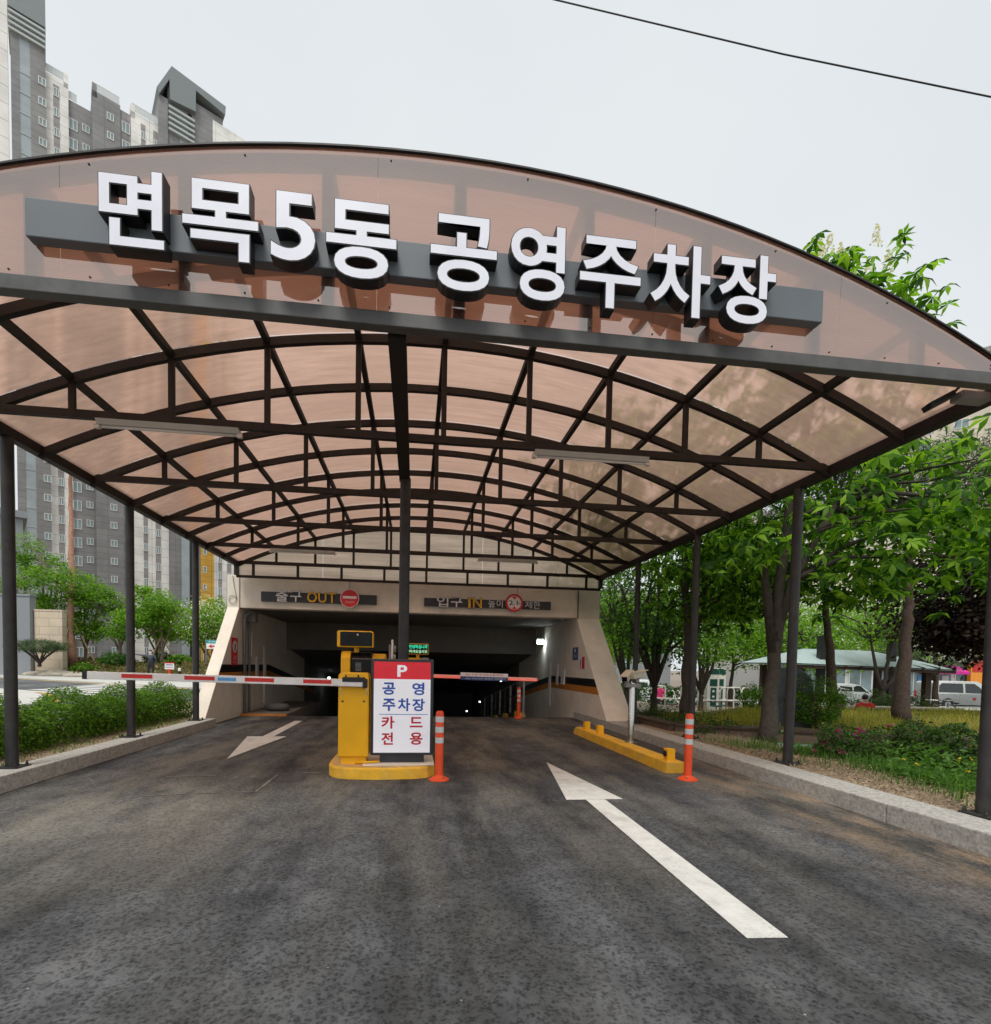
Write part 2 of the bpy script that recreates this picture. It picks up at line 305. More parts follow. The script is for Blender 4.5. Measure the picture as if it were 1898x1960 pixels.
# ------------------------------------------------------------------ mesh builder and tagging
class MB:
    def __init__(s): s.v = []; s.f = []; s.m = []; s.cur = 0
    def add(s, vs, fs):
        o = len(s.v); s.v += [tuple(map(float, p)) for p in vs]; s.f += [tuple(i + o for i in f) for f in fs]; s.m += [s.cur] * len(fs); return s
    def box(s, x0, x1, y0, y1, z0, z1):
        return s.add([(x0, y0, z0), (x1, y0, z0), (x1, y1, z0), (x0, y1, z0), (x0, y0, z1), (x1, y0, z1), (x1, y1, z1), (x0, y1, z1)],
                     [(0, 3, 2, 1), (4, 5, 6, 7), (0, 1, 5, 4), (1, 2, 6, 5), (2, 3, 7, 6), (3, 0, 4, 7)])
    def bar(s, a, b, w, h, up=(0, 0, 1)):
        a, b = Vector(a), Vector(b); d = (b - a).normalized(); u = Vector(up)
        if abs(d.dot(u)) > .98: u = Vector((0, 1, 0))
        x = d.cross(u).normalized(); y = x.cross(d).normalized(); x *= w / 2; y *= h / 2
        vs = [a - x - y, a + x - y, a + x + y, a - x + y, b - x - y, b + x - y, b + x + y, b - x + y]
        return s.add(vs, [(0, 1, 2, 3), (7, 6, 5, 4), (0, 4, 5, 1), (1, 5, 6, 2), (2, 6, 7, 3), (3, 7, 4, 0)])
    def tube(s, pts, rad, seg=8, cap=True):
        pts = [Vector(p) for p in pts]; n = len(pts)
        rad = rad if hasattr(rad, '__len__') else [rad] * n
        vs = []; prev = None
        for i, p in enumerate(pts):
            d = (pts[min(i + 1, n - 1)] - pts[max(i - 1, 0)]).normalized()
            if prev is None:
                u = Vector((0, 0, 1)) if abs(d.z) < .9 else Vector((1, 0, 0)); prev = d.cross(u).normalized()
            x = (prev - d * prev.dot(d)).normalized(); prev = x; y = d.cross(x)
            vs += [p + (x * math.cos(2 * math.pi * k / seg) + y * math.sin(2 * math.pi * k / seg)) * rad[i] for k in range(seg)]
        fs = [(i * seg + k, i * seg + (k + 1) % seg, (i + 1) * seg + (k + 1) % seg, (i + 1) * seg + k) for i in range(n - 1) for k in range(seg)]
        if cap: fs += [tuple(range(seg))[::-1], tuple(range((n - 1) * seg, n * seg))]
        return s.add(vs, fs)
    def lathe(s, prof, c=(0, 0, 0), seg=20):
        vs = []; n = len(prof)
        for r, z in prof: vs += [(c[0] + r * math.cos(2 * math.pi * k / seg), c[1] + r * math.sin(2 * math.pi * k / seg), c[2] + z) for k in range(seg)]
        fs = [(i * seg + k, i * seg + (k + 1) % seg, (i + 1) * seg + (k + 1) % seg, (i + 1) * seg + k) for i in range(n - 1) for k in range(seg)]
        fs += [tuple(range(seg))[::-1], tuple(range((n - 1) * seg, n * seg))]
        return s.add(vs, fs)
    def prism(s, poly, lo, hi, axis='Z'):
        n = len(poly)
        def P(p, t): return {'Z': (p[0], p[1], t), 'Y': (p[0], t, p[1]), 'X': (t, p[0], p[1])}[axis]
        return s.add([P(p, lo) for p in poly] + [P(p, hi) for p in poly],
                     [tuple(range(n))[::-1], tuple(range(n, 2 * n))] + [(i, (i + 1) % n, n + (i + 1) % n, n + i) for i in range(n)])
    def disc(s, c, r, axis='Y', t=.01, seg=28, r0=0):
        pts = [(math.cos(2 * math.pi * k / seg), math.sin(2 * math.pi * k / seg)) for k in range(seg)]
        ax = {'X': 0, 'Y': 1, 'Z': 2}[axis]; oth = {'Y': (c[0], c[2]), 'X': (c[1], c[2]), 'Z': (c[0], c[1])}[axis]
        if r0 <= 0: return s.prism([(oth[0] + r * a, oth[1] + r * b) for a, b in pts], c[ax] - t / 2, c[ax] + t / 2, axis)
        for k in range(seg):
            a, b = pts[k], pts[(k + 1) % seg]
            s.prism([(oth[0] + r0 * a[0], oth[1] + r0 * a[1]), (oth[0] + r * a[0], oth[1] + r * a[1]), (oth[0] + r * b[0], oth[1] + r * b[1]), (oth[0] + r0 * b[0], oth[1] + r0 * b[1])], c[ax] - t / 2, c[ax] + t / 2, axis)
        return s
    def mesh(s, name, mats):
        me = bpy.data.meshes.new(name); me.from_pydata(s.v, [], s.f)
        for m in (mats if isinstance(mats, (list, tuple)) else [mats]): me.materials.append(MAT[m] if isinstance(m, str) else m)
        if any(s.m): me.polygons.foreach_set('material_index', s.m)
        bm = bmesh.new(); bm.from_mesh(me); bmesh.ops.recalc_face_normals(bm, faces=bm.faces); bm.to_mesh(me); bm.free()
        me.update(); return me
    def build(s, name, mats, parent=None, bev=0, smooth=False, seg=2):
        return link(name, s.mesh(name, mats), parent, bev, smooth, seg)
def link(name, me, parent=None, bev=0, smooth=False, seg=2):
    o = bpy.data.objects.new(name, me); C.objects.link(o)
    if parent is not None: o.parent = parent
    if bev:
        b = o.modifiers.new('bevel', 'BEVEL'); b.width = bev; b.segments = seg; b.limit_method = 'ANGLE'; b.angle_limit = R(40)
    if smooth:
        me.polygons.foreach_set('use_smooth', [True] * len(me.polygons))
        if smooth == 'angle': me.set_sharp_from_angle(angle=R(40))
    return o
def tag(o, label, cat, group=None, kind=None):
    if label: o['label'] = label
    if cat: o['category'] = cat
    if group: o['group'] = group
    if kind: o['kind'] = kind
    return o
def thing(name, label, cat, loc=(0, 0, 0), rz=0, group=None):
    o = bpy.data.objects.new(name, None); C.objects.link(o); o.location = loc; o.rotation_euler = (0, 0, rz); o.empty_display_size = .1
    return tag(o, label, cat, group)
def struct(o): o['kind'] = 'structure'; return o
def copy_tree(o, parent=None):
    c = o.copy(); C.objects.link(c); c.parent = parent
    for ch in [k for k in bpy.data.objects if k.parent == o]: copy_tree(ch, c)
    return c

_tcache = {}
def text_mesh(body, offset=0.0, depth=0.0):
    """glyph outlines as a mesh in the XZ plane facing -Y; returns verts, faces, bbox"""
    key = (body, offset, depth)
    if key not in _tcache:
        cu = bpy.data.curves.new('txt', 'FONT'); cu.body = body; cu.offset = offset; cu.extrude = depth / 2; cu.resolution_u = 5
        o = bpy.data.objects.new('txt', cu); C.objects.link(o)
        me = bpy.data.meshes.new_from_object(o.evaluated_get(bpy.context.evaluated_depsgraph_get()))
        vs = np.array([v.co[:] for v in me.vertices]); fs = [tuple(p.vertices) for p in me.polygons]
        bpy.data.objects.remove(o); bpy.data.curves.remove(cu); bpy.data.meshes.remove(me)
        _tcache[key] = (vs, fs)
    return _tcache[key]
def text_fit(mb, body, x0, x1, z0, z1, y, offset=0.0, depth=0.0, keep=False, grow=0.0):
    """fit the word into a box of the XZ plane (front face at y, facing -Y)"""
    vs, fs = text_mesh(body, offset, 1.0 if depth else 0.0)
    a = vs.min(0); b = vs.max(0); w = max(b[0] - a[0], 1e-6); h = max(b[1] - a[1], 1e-6)
    x0 -= grow; x1 += grow; z0 -= grow; z1 += grow
    sx, sz = (x1 - x0) / w, (z1 - z0) / h
    if keep: sx = sz = min(sx, sz)
    cx, cz = (x0 + x1) / 2, (z0 + z1) / 2
    out = [(cx + (p[0] - (a[0] + b[0]) / 2) * sx, y + (.5 - p[2]) * depth, cz + (p[1] - (a[1] + b[1]) / 2) * sz) for p in vs]
    return mb.add(out, fs)

# ------------------------------------------------------------------ terrain, roads, kerbs
def sm(t): t = np.clip(t, 0, 1); return t * t * (3 - 2 * t)
def zl(x, y):
    d = (x + 15.4) * .491 + (y - 32.3) * .871
    return .16 + .04 * sm((-6 - x) / 1.0) + .85 * sm(d / 4.5)
def zr(x, y):
    return .15 - .15 * sm((x - 5.9) / 1.2) - .2 * sm((x - 7.5) / 2.5) - .55 * sm((x - 10.5) / 5) - .1 * sm((x - 24) / 8)
def grid_terrain(name, xs, ys, zf, mat):
    X, Y = np.meshgrid(np.array(xs), np.array(ys)); Z = zf(X, Y)
    vs = np.stack([X, Y, Z], -1).reshape(-1, 3).tolist(); nx = len(xs)
    fs = [(j * nx + i, j * nx + i + 1, (j + 1) * nx + i + 1, (j + 1) * nx + i) for j in range(len(ys) - 1) for i in range(nx - 1)]
    mb = MB(); mb.add(vs, fs); return struct(mb.build(name, mat, smooth=True))
far = [-600, -300, -150, -90, -60]
grid_terrain('verge_ground', far + list(np.arange(-45, -10, 1.5)) + list(np.arange(-10, -4.6, .6)) + [-4.5], far + list(np.arange(-40, 60, 1.5)) + [80, 150, 400, 900], zl, 'soil')
grid_terrain('park_ground', [4.72] + list(np.arange(5.2, 18, .5)) + list(range(18, 60, 4)) + [80, 150, 400, 900], far + list(np.arange(-40, 60, 1.5)) + [80, 150, 400, 900], zr, 'park')
mb = MB(); mb.add([(-4.5, 34, .18), (4.75, 34, .18), (4.75, 900, .18), (-4.5, 900, .18)], [(0, 1, 2, 3)]); struct(mb.build('back_ground', 'soil'))
# driveway and the ramp going down inside the portal
RS, RK = 14.2, .125
mb = MB(); ys = [-600, -60, -20, -8] + list(np.arange(-4, 14.3, 1.3)) + [14.2]
vs = []; fs = []
for y in ys: vs += [(-4.55, y, 0), (4.78, y, 0)]
for i in range(len(ys) - 1): fs.append((2 * i, 2 * i + 1, 2 * i + 3, 2 * i + 2))
mb.add(vs, fs); driveway = struct(mb.build('driveway', 'asphalt'))
mb = MB(); vs = []; fs = []
for i, y in enumerate(np.arange(14.2, 41, 1.2)):
    z = -RK * (y - RS) if y > 15 else -RK * .5 * max(0, y - RS); vs += [(-4.45, y, z), (4.45, y, z)]
    if i: fs.append((2 * i - 2, 2 * i - 1, 2 * i + 1, 2 * i))
mb.add(vs, fs); struct(mb.build('ramp', 'ramp'))
# lane arrows
def arrow(poly_head, poly_shaft):
    e = MB(); e.prism(poly_head, .003, .006); e.prism(poly_shaft, .003, .006); return e.build('lane_arrow', 'paint', driveway)
arrow([(1.945, 7.43), (1.615, 5.31), (2.236, 5.31)], [(1.825, 5.30), (2.035, 5.30), (1.968, 2.465), (1.745, 2.48)])
arrow([(-2.654, 7.83), (-2.39, 10.19), (-3.09, 10.19)], [(-2.82, 10.2), (-2.62, 10.2), (-2.655, 12.92), (-2.835, 12.92)])
MAT['scratch'] = M('pale_scrape', (.17, .16, .13), .9, var=.5, vs=8)
for a, b, w in [((-2.936, 6.621), (-2.399, 6.677), 0.03), ((-1.481, 6.836), (-1.051, 6.772), 0.035), ((-2.832, 5.647), (-2.375, 5.767), 0.03), ((-2.322, 5.764), (-1.702, 5.827), 0.02), ((-1.68, 5.826), (-1.673, 6.698), 0.03)]:
    e = MB(); e.bar((*a, .0042), (*b, .0042), w, .001); e.build('pale_scrape', 'scratch', driveway)
# kerbs: granite stones laid end to end
def kerb(name, label, x0, x1, ya, yb, step, top):
    k = struct(bpy.data.objects.new(name, None)); C.objects.link(k)
    y = ya; me = None
    while y < yb - .05:
        L_ = min(step, yb - y); m = MB(); m.box(x0, x1, y + .004, y + L_ - .004, -.05, top)
        o = m.build('kerb_stone', 'kerb', k, .012); y += L_
    return k
kerb('left_kerb', '', -4.52, -4.2, -3.0, 11.78, 2.95, .18)
kerb('right_kerb', '', 4.42, 4.84, -3.0, 14.05, 2.45, .18)
# left street beyond the hedge
def sheet(name, poly, z, mat, t=.004):
    e = MB(); e.prism(poly, z - t, z); return struct(e.build(name, mat))
left_road = sheet('side_road', [(-6.7, -60), (-6.7, 21.75), (-9.54, 23.7), (-16.5, 28.6), (-24.1, 33.8), (-60, 58.5), (-90, 79), (-90, -60)], .212, 'road', .03)
sheet('far_pavement', [(-4.75, 20.45), (-4.75, 26.3), (-15.4, 32.3), (-28.1, 39.3), (-60, 57.2), (-60, 58.45), (-24.1, 33.84), (-16.5, 28.64), (-9.5, 23.74)], .26, 'pave', .1)
sheet('corner_pavement', [(-9.0, 8), (-8.95, 12.6), (-9.1, 13.7), (-10.06, 15.6), (-11.43, 17.6), (-13.0, 19.4), (-15, 20.7), (-18, 21.6), (-40, 24.5), (-40, 8)], .30, 'pave', .1)
def lpart(poly, z, mat, name):
    e = MB(); e.prism(poly, z, z + .004); return e.build(name, mat, left_road)
for k in range(8):
    rx, ry = -10.35 - .13 * k, 18.35 + 1.02 * k; u = (-.89, .46); n_ = (.46, .89); Ln = 4.3
    a = (rx, ry); b = (rx + u[0] * Ln, ry + u[1] * Ln)
    lpart([a, (a[0] + n_[0] * .48, a[1] + n_[1] * .48), (b[0] + n_[0] * .48, b[1] + n_[1] * .48), b], .213, 'paint', 'crossing_stripe')
e = MB(); pts = [(-8.7, 11), (-8.75, 12.6), (-8.85, 13.8), (-9.8, 15.7), (-11.15, 17.75), (-12.7, 19.6), (-14.8, 21.0)]
for (a, b) in zip(pts, pts[1:]): e.bar((*a, .2155), (*b, .2155), .16, .004)
e.build('yellow_edge_line', 'yline', left_road)
e = MB(); e.bar((-9.6, 23.45, .2155), (-24, 33.4, .2155), .2, .004); e.build('yellow_edge_line', 'yline', left_road)

# ------------------------------------------------------------------ portal of the underground car park
portal = thing('parking_portal', 'cream concrete portal of the underground car park under the canopy', 'parking entrance', (0, 14, 0))
portal.location = (0, 0, 0)
e = MB(); e.box(-4.448, 4.448, 14.05, 14.45, 2.775, 3.62); e.build('fascia', 'conc', portal, .015)
e = MB(); e.prism([(11.62, -.3), (11.62, .17), (14.08, 2.76), (14.08, 3.56), (22, 3.56), (22, -1.6)], 4.45, 5.1, 'X'); e.build('side_wall', 'conc', portal, .012)
e = MB(); e.box(4.43, 5.12, 11.57, 11.75, -.05, .15); e.build('wall_footing', 'conc', portal, .01)
e = MB(); e.prism([(11.8, -.3), (11.8, .15), (14.0, 2.78), (14.0, 3.6), (22, 3.6), (22, -1.6)], -4.74, -4.45, 'X'); e.build('side_wall', 'conc', portal, .012)
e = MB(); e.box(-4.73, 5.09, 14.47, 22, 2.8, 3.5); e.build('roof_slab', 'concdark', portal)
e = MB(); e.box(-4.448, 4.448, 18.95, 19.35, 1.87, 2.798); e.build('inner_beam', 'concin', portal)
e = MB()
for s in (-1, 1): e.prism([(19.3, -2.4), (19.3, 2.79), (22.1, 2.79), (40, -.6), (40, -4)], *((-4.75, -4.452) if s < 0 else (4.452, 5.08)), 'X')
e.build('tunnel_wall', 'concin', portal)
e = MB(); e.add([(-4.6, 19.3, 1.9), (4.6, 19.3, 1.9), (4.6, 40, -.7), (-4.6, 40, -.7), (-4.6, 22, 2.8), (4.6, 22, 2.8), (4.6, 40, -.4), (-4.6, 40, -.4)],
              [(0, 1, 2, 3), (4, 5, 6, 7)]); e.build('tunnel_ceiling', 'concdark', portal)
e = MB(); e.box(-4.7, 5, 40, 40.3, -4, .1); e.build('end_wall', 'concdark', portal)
def band(x, z0, z1, mat, y0, yb, y2):
    s = 1 if x > 0 else -1
    xa, xb = (x - .004, x) if s > 0 else (x, x + .004)
    sl = (11.62 if s > 0 else 11.8)
    def front(z): return sl + (z - .17) * (2.46 / 2.59 if s > 0 else 2.2 / 2.63) + .004
    k = RK * (y2 - yb)
    e = MB(); e.prism([(front(z0), z0), (yb, z0), (y2, z0 - k), (y2, z1 - k), (yb, z1), (front(z1), z1)], xa, xb, 'X')
    e.build('painted_band', mat, portal)
band(4.45, .93, 1.13, 'black', 0, 16.7, 24); band(4.45, .75, .93, 'orange', 0, 16.7, 24)
band(-4.45, 1.14, 1.33, 'black', 0, 16.7, 24); band(-4.45, .97, 1.14, 'orange', 0, 16.7, 24)
for (y, z0, z1, w) in [(16.75, .16, 1.6, .11), (15.87, .86, 1.5, .09), (15.22, .9, 1.36, .17)]:
    e = MB(); e.box(4.405, 4.446, y - w, y + w, z0, z1); e.build('corner_guard', 'white', portal, .005)
for (y, z0, z1, w) in [(15.45, .99, 1.55, .1), (16.22, .18, 1.87, .1), (14.95, 1.54, 2.2, .05)]:
    e = MB(); e.box(-4.446, -4.405, y - w, y + w, z0, z1); e.build('corner_guard', 'white', portal, .005)
for y, r in [(14.25, .03), (14.36, .018), (14.66, .035)]:
    e = MB(); e.tube([(-4.40, y, .02), (-4.40, y, 2.45), (-4.37, y + .04, 2.62), (-4.2, y + .1, 2.72)], r, 10); e.build('conduit', 'grey', portal, smooth=True)
e = MB(); e.box(-4.44, -4.2, 14.5, 14.75, 2.45, 2.7); e.build('junction_box', 'grey', portal, .01)
e = MB(); e.box(-4.44, -3.3, 14.12, 18.9, -.3, .055); e.build('walkway_slab', 'concin', portal, .01)
e = MB(); e.box(-4.44, -3.3, 14.1, 14.116, -.02, .06); e.build('slab_edge', 'orange', portal)
e = MB(); e.tube([(4.46, 14.03, 3.62), (4.46, 14.03, 2.77)], .014, 6); e.build('joint_shadow_line', 'black', portal)  # black tube draws the shadow line at the joint of fascia and side wall
e = MB(); e.tube([(-1.7, 14.03, 3.62), (-1.7, 14.03, 3.3)], .008, 6); e.build('cable', 'grey', portal)
e = MB(); e.tube([(2.75, 14.03, 3.62), (2.75, 14.03, 3.34)], .008, 6); e.build('cable', 'grey', portal)
e = MB(); e.tube([(-4.6, 13.98, 3.58), (-4.56, 13.97, 3.3), (-4.5, 13.97, 3.0)] + [(-4.6 + .09 * math.cos(t), 13.97, 2.98 + .1 * math.sin(t)) for t in np.linspace(0, 12, 24)], .008, 5); e.build('coiled_cable', 'grey', portal)
# railing beside the walkway inside
rail = thing('ramp_railing', 'white and black steel railing descending the ramp inside the portal', 'railing', (3.03, 14.25, 0))
def rz_(y): return -RK * max(0, y - 14.6)
for k in range(10):
    e = MB(); y = 1.0 * k; z = rz_(14.25 + y); e.box(-.025, .025, y - .03, y + .03, z - .2, z + 1.02); e.build('rail_post', 'grey' if k % 2 == 0 else 'black', rail)
for zz in (.35, .65, .98):
    e = MB(); e.tube([(0, 0, zz), (0, .4, zz), (0, 9.1, zz + rz_(23.3))], .02, 6); e.build('rail', 'charcoal' if zz < .9 else 'grey', rail)
for k in range(10):
    e = MB(); z = rz_(14.75 + k); e.box(-.07, .07, k + .04, k + .96, z - .25, z + .1); e.build('rail_base_block', 'yconc' if k % 2 == 0 else 'black', rail)
# lamps in the tunnel
def flood(loc, label, s=1.0, power=0):
    t = thing('flood_lamp', label, 'lamp', loc)
    e = MB(); e.box(-.13 * s, .1 * s, -.03 * s, .1 * s, -.09 * s, .09 * s); e.build('housing', 'grey', t, .01)
    e = MB(); e.box(-.12 * s, .09 * s, -.04 * s, -.033 * s, -.08 * s, .08 * s); e.build('lens', 'lit', t)
    if s >= 1:
        e = MB(); e.box(.08, .14, .02, .08, .0, .3); e.build('bracket', 'grey', t)
    if power:
        ld = bpy.data.lights.new('flood_glow', 'AREA'); ld.energy = power; ld.size = .2; ld.color = (.85, 1, 1)
        l = bpy.data.objects.new('flood_glow', ld); C.objects.link(l); l.parent = t; l.location = (0, -.08, 0); l.rotation_euler = (R(50), 0, 0)
flood((4.3, 17.65, 2.28), 'lit white flood lamp on the right tunnel wall', 1.0, 6)
flood((3.8, 30, -.67), 'small lit lamp deep in the tunnel above the railing', .4)
flood((3.6, 35.5, -1.7), 'tiny lit lamp at the foot of the tunnel ramp', .4)
flood((-4.1, 26, .69), 'small lit lamp on the left tunnel wall behind the barrier', .45, 1)
flood((3.75, 22.4, .78), 'small lit lamp under the printed banner of the far barrier', .35)

# ------------------------------------------------------------------ canopy
XL, XR, V0, BAY = -4.43, 4.98, 3.896, .985
XC, HW = (XL + XR) / 2, (XR - XL) / 2
RR = (HW ** 2 + 1.13 ** 2) / 2.26
def za(x, top=4.925): return top - RR + math.sqrt(max(0, RR * RR - (x - XC) ** 2))
canopy = thing('entrance_canopy', 'arched dark steel canopy with bronze translucent roof sheets over the driveway', 'canopy')
VX = [-3.478, -2.53, -1.58, -.64, .285, 1.24, 2.17, 3.1, 4.035]
def arch_mesh(w, h, dz=0):
    e = MB(); xs = np.linspace(XL, XR, 29)
    vs = []; fs = []
    for i, x in enumerate(xs):
        nx, nz = (x - XC) / RR, math.sqrt(1 - ((x - XC) / RR) ** 2)
        for sx, sn in ((-1, -1), (1, -1), (1, 1), (-1, 1)): vs.append((x + nx * sn * h / 2, sx * w / 2, za(x) + dz + nz * sn * h / 2))
        if i: fs += [((i - 1) * 4 + k, (i - 1) * 4 + (k + 1) % 4, i * 4 + (k + 1) % 4, i * 4 + k) for k in range(4)]
    fs += [(0, 1, 2, 3), tuple(len(vs) - 4 + k for k in range(4))[::-1]]
    e.add(vs, fs); return e.mesh('arch', 'steel')
am = arch_mesh(.06, .085)
for i in range(11):
    o = link('arch', am, canopy); o.location = (0, V0 + BAY * i, 0)
cm = MB(); cm.box(XL, XR, -.03, .03, 3.84, 3.92); chm = cm.mesh('tie_beam', 'steel')
strut = {}
for x in VX:
    e = MB(); e.box(x - .028, x + .028, -.022, .022, 3.921, za(x) - .035); strut[x] = e.mesh('strut', 'steel')
for i in (2, 4, 6, 8, 10):
    o = link('tie_beam', chm, canopy); o.location = (0, V0 + BAY * i, 0)
    for x in VX:
        o = link('strut', strut[x], canopy); o.location = (0, V0 + BAY * i, 0)
e = MB(); e.box(XL, XR, -.035, .035, 3.5, 3.56); o = e.build('end_rail', 'steel', canopy); o.location = (0, V0 + 9.85, 0)
for x in np.linspace(XL + .4, XR - .4, 9):
    e = MB(); e.box(x - .03, x + .03, -.025, .025, 3.561, 3.839); o = e.build('stud', 'steel', canopy); o.location = (0, V0 + 9.85, 0)
# front gable frame
e = MB(); e.box(XL - .06, XR + .06, V0 - .05, V0 + .04, 3.798, 3.898); e.build('gable_beam', 'beam', canopy, .006)
for x in VX:
    e = MB(); e.box(x - .042, x + .042, V0 - .029, V0 + .03, 3.906, za(x) - .03); e.build('strut', 'steel', canopy)
# purlins along the roof
for x in VX:
    e = MB(); z = za(x) + .012; e.bar((x, V0 + .02, z), (x, V0 + 9.86, z), .06, .07); e.build('purlin', 'steel', canopy)
for x in (XL, XR):
    e = MB(); e.box(x - .055, x + .055, V0 - .03, V0 + 9.92, 3.785, 3.93); e.build('eave_beam', 'steel', canopy, .005)
# posts
pm = MB(); pm.lathe([(.06, .18), (.06, 3.79)], seg=20); pmesh = pm.mesh('post', 'post')
bm_ = MB(); bm_.box(-.12, .12, -.12, .12, .18, .195); bmesh_ = bm_.mesh('base_plate', 'post')
bt = MB()
for a in (-1, 1):
    for b in (-1, 1): bt.lathe([(.016, .195), (.016, .22), (.009, .225), (.009, .24)], (a * .09, b * .09, 0), 6)
btm = bt.mesh('anchor_bolts', 'post')
for x in (XL, XR - .02):
    for k in range(5):
        y = V0 + 2.4625 * k + (.04 if k == 0 else -.04 if k == 4 else 0)
        if k == 4: continue
        o = link('post', pmesh, canopy, smooth='angle'); o.location = (x, y, 0)
        p = link('base_plate', bmesh_, o, .003)
        q = link('anchor_bolts', btm, p)
for x in (XL, XR):
    e = MB(); e.box(x - .05, x + .05, V0 + 9.8, V0 + 9.9, 3.56, 3.79); e.build('stub_post', 'post', canopy)
e = MB(); e.lathe([(.068, .15), (.068, 3.80)], (-.145, 6.9, 0), 20); e.build('centre_post', 'post', canopy, smooth='angle')
e = MB(); e.box(-.225, -.09, V0 + .06, 6.97, 3.775, 3.84); e.build('ridge_beam', 'steel', canopy)
# roof sheets, one per two bays
def roof_sheet(y0, y1):
    e = MB(); xs = np.linspace(XL - .05, XR + .05, 41); vs = []; fs = []
    ys = np.linspace(y0, y1, 3)
    for i, x in enumerate(xs):
        for y in ys: vs.append((x, y, za(x) + .07))
        if i: fs += [((i - 1) * 3 + k, i * 3 + k, i * 3 + k + 1, (i - 1) * 3 + k + 1) for k in range(2)]
    e.add(vs, fs); return e.build('roof_sheet', 'roofpc', canopy, smooth=True)
yy = [V0 - .05, V0 + 1.97, V0 + 3.94, V0 + 5.91, V0 + 7.88, V0 + 9.95]
for a, b in zip(yy, yy[1:]): roof_sheet(a + .004, b - .004)
def gable_sheet(x0, x1, y, zb, mat, top=.075):
    xs = np.linspace(x0, x1, 15); poly = [(x0, zb), (x1, zb)] + [(x, za(x) + top) for x in xs[::-1]]
    e = MB(); n = len(poly); e.add([(p[0], y, p[1]) for p in poly], [tuple(range(n))]); return e.build('gable_sheet', mat, canopy)
gx = [XL - .05, -2.35, -.3, 1.75, 3.3, XR + .05]
for a, b in zip(gx, gx[1:]): gable_sheet(a + .001, b - .001, V0 - .036, 3.9, 'gablepc')
gx = [XL, -2.35, -.3, 1.75, 3.8, XR]
for a, b in zip(gx, gx[1:]): gable_sheet(a + .003, b - .003, V0 + 9.85 + .05, 3.5, 'endpc', .05)
e = MB(); xs = np.linspace(XL - .07, XR + .07, 41)
for a, b in zip(xs, xs[1:]): e.bar((a, V0 - .04, za(a) + .085), (b, V0 - .04, za(b) + .085), .035, .012)
e.build('edge_trim', 'black', canopy)
sc = MB(); sc.lathe([(.0065, 0), (.0065, .004), (.003, .007)], seg=8); scm = sc.mesh('screw_head', 'black')
for i in range(19):
    x = XL + .3 + i * .49
    o = link('screw_head', scm, canopy); o.location = (x, V0 - .037, 3.93); o.rotation_euler = (R(90), 0, 0)
    if i % 2 == 0:
        o = link('screw_head', scm, canopy); o.location = (x, V0 - .037, za(x) + .02); o.rotation_euler = (R(90), 0, 0)
# batten lights hung under the tie beams
def batten(x0, x1, i, label):
    y = V0 + BAY * i; t = thing('batten_light', label, 'light fitting', ((x0 + x1) / 2, y, 3.8), 0, 'batten lights under the canopy trusses'); w = (x1 - x0) / 2
    e = MB(); e.prism([(-.055, .038), (.055, .038), (.025, -.01), (-.025, -.01)], -w, w, 'X'); e.build('reflector', 'lamp', t)
    e = MB(); e.tube([(-w + .03, 0, -.026), (w - .03, 0, -.026)], .014, 8); e.build('lamp_tube', 'white', t, smooth=True)
    for s in (-1, 1):
        e = MB(); e.box(s * w - .025, s * w + .025, -.02, .02, -.045, .0); e.build('lamp_holder', 'lamp', t)
batten(-3.24, -1.86, 2, 'white batten light on the first truss above the exit lane')
batten(1.31, 2.65, 2, 'white batten light on the first truss above the entry lane')
batten(-3.1, -1.75, 8, 'white batten light on the rear truss above the exit lane')
batten(1.4, 2.75, 8, 'white batten light on the rear truss above the entry lane')
t = thing('flood_light', 'black flood light tilted under the front gable beam near the eave', 'lamp', (4.54, 4.13, 3.8))
e = MB(); e.bar((-.12, .02, -.07), (.06, -.03, .03), .12, .05); e.build('housing', 'black', t, .008)
e = MB(); e.bar((.05, -.03, .02), (.12, -.05, .1), .03, .02); e.build('bracket', 'black', t)
e = MB(); e.box(.1, .4, -.1, .02, -.02, .05); e.build('control_box', 'grey', t, .01)

# ------------------------------------------------------------------ main sign
sign = thing('canopy_sign', 'large white Korean letters on a long dark grey bar across the gable', 'sign', (.29, 3.72, 3.95))
sign.location = (0, 0, 0)
e = MB(); e.box(-2.5, 3.08, 3.77, 3.855, 4.09, 4.33); e.build('backing_bar', 'signbar', sign, .006)
for ch, x0, x1, z0, z1, off in [('면', -2.009, -1.625, 4.022, 4.494, .02), ('목', -1.514, -1.049, 4.0, 4.49, .018), ('5', -.969, -.689, 4.044, 4.478, .016), ('동', -.617, -.159, 3.978, 4.472, .022),
                                ('공', .072, .525, 3.968, 4.462, .018), ('영', .625, 1.009, 3.96, 4.467, .02), ('주', 1.119, 1.565, 3.957, 4.439, .018), ('차', 1.642, 2.093, 3.952, 4.454, .02), ('장', 2.16, 2.608, 3.95, 4.447, .02)]:
    e = MB(); text_fit(e, ch, x0, x1, z0, z1, 3.672, off + .012, .098, grow=.006); o = e.build('letter', 'letterblk', sign)
    e = MB(); text_fit(e, ch, x0, x1, z0, z1, 3.669, off, 0); e.build('letter_face', 'letterwht', o)

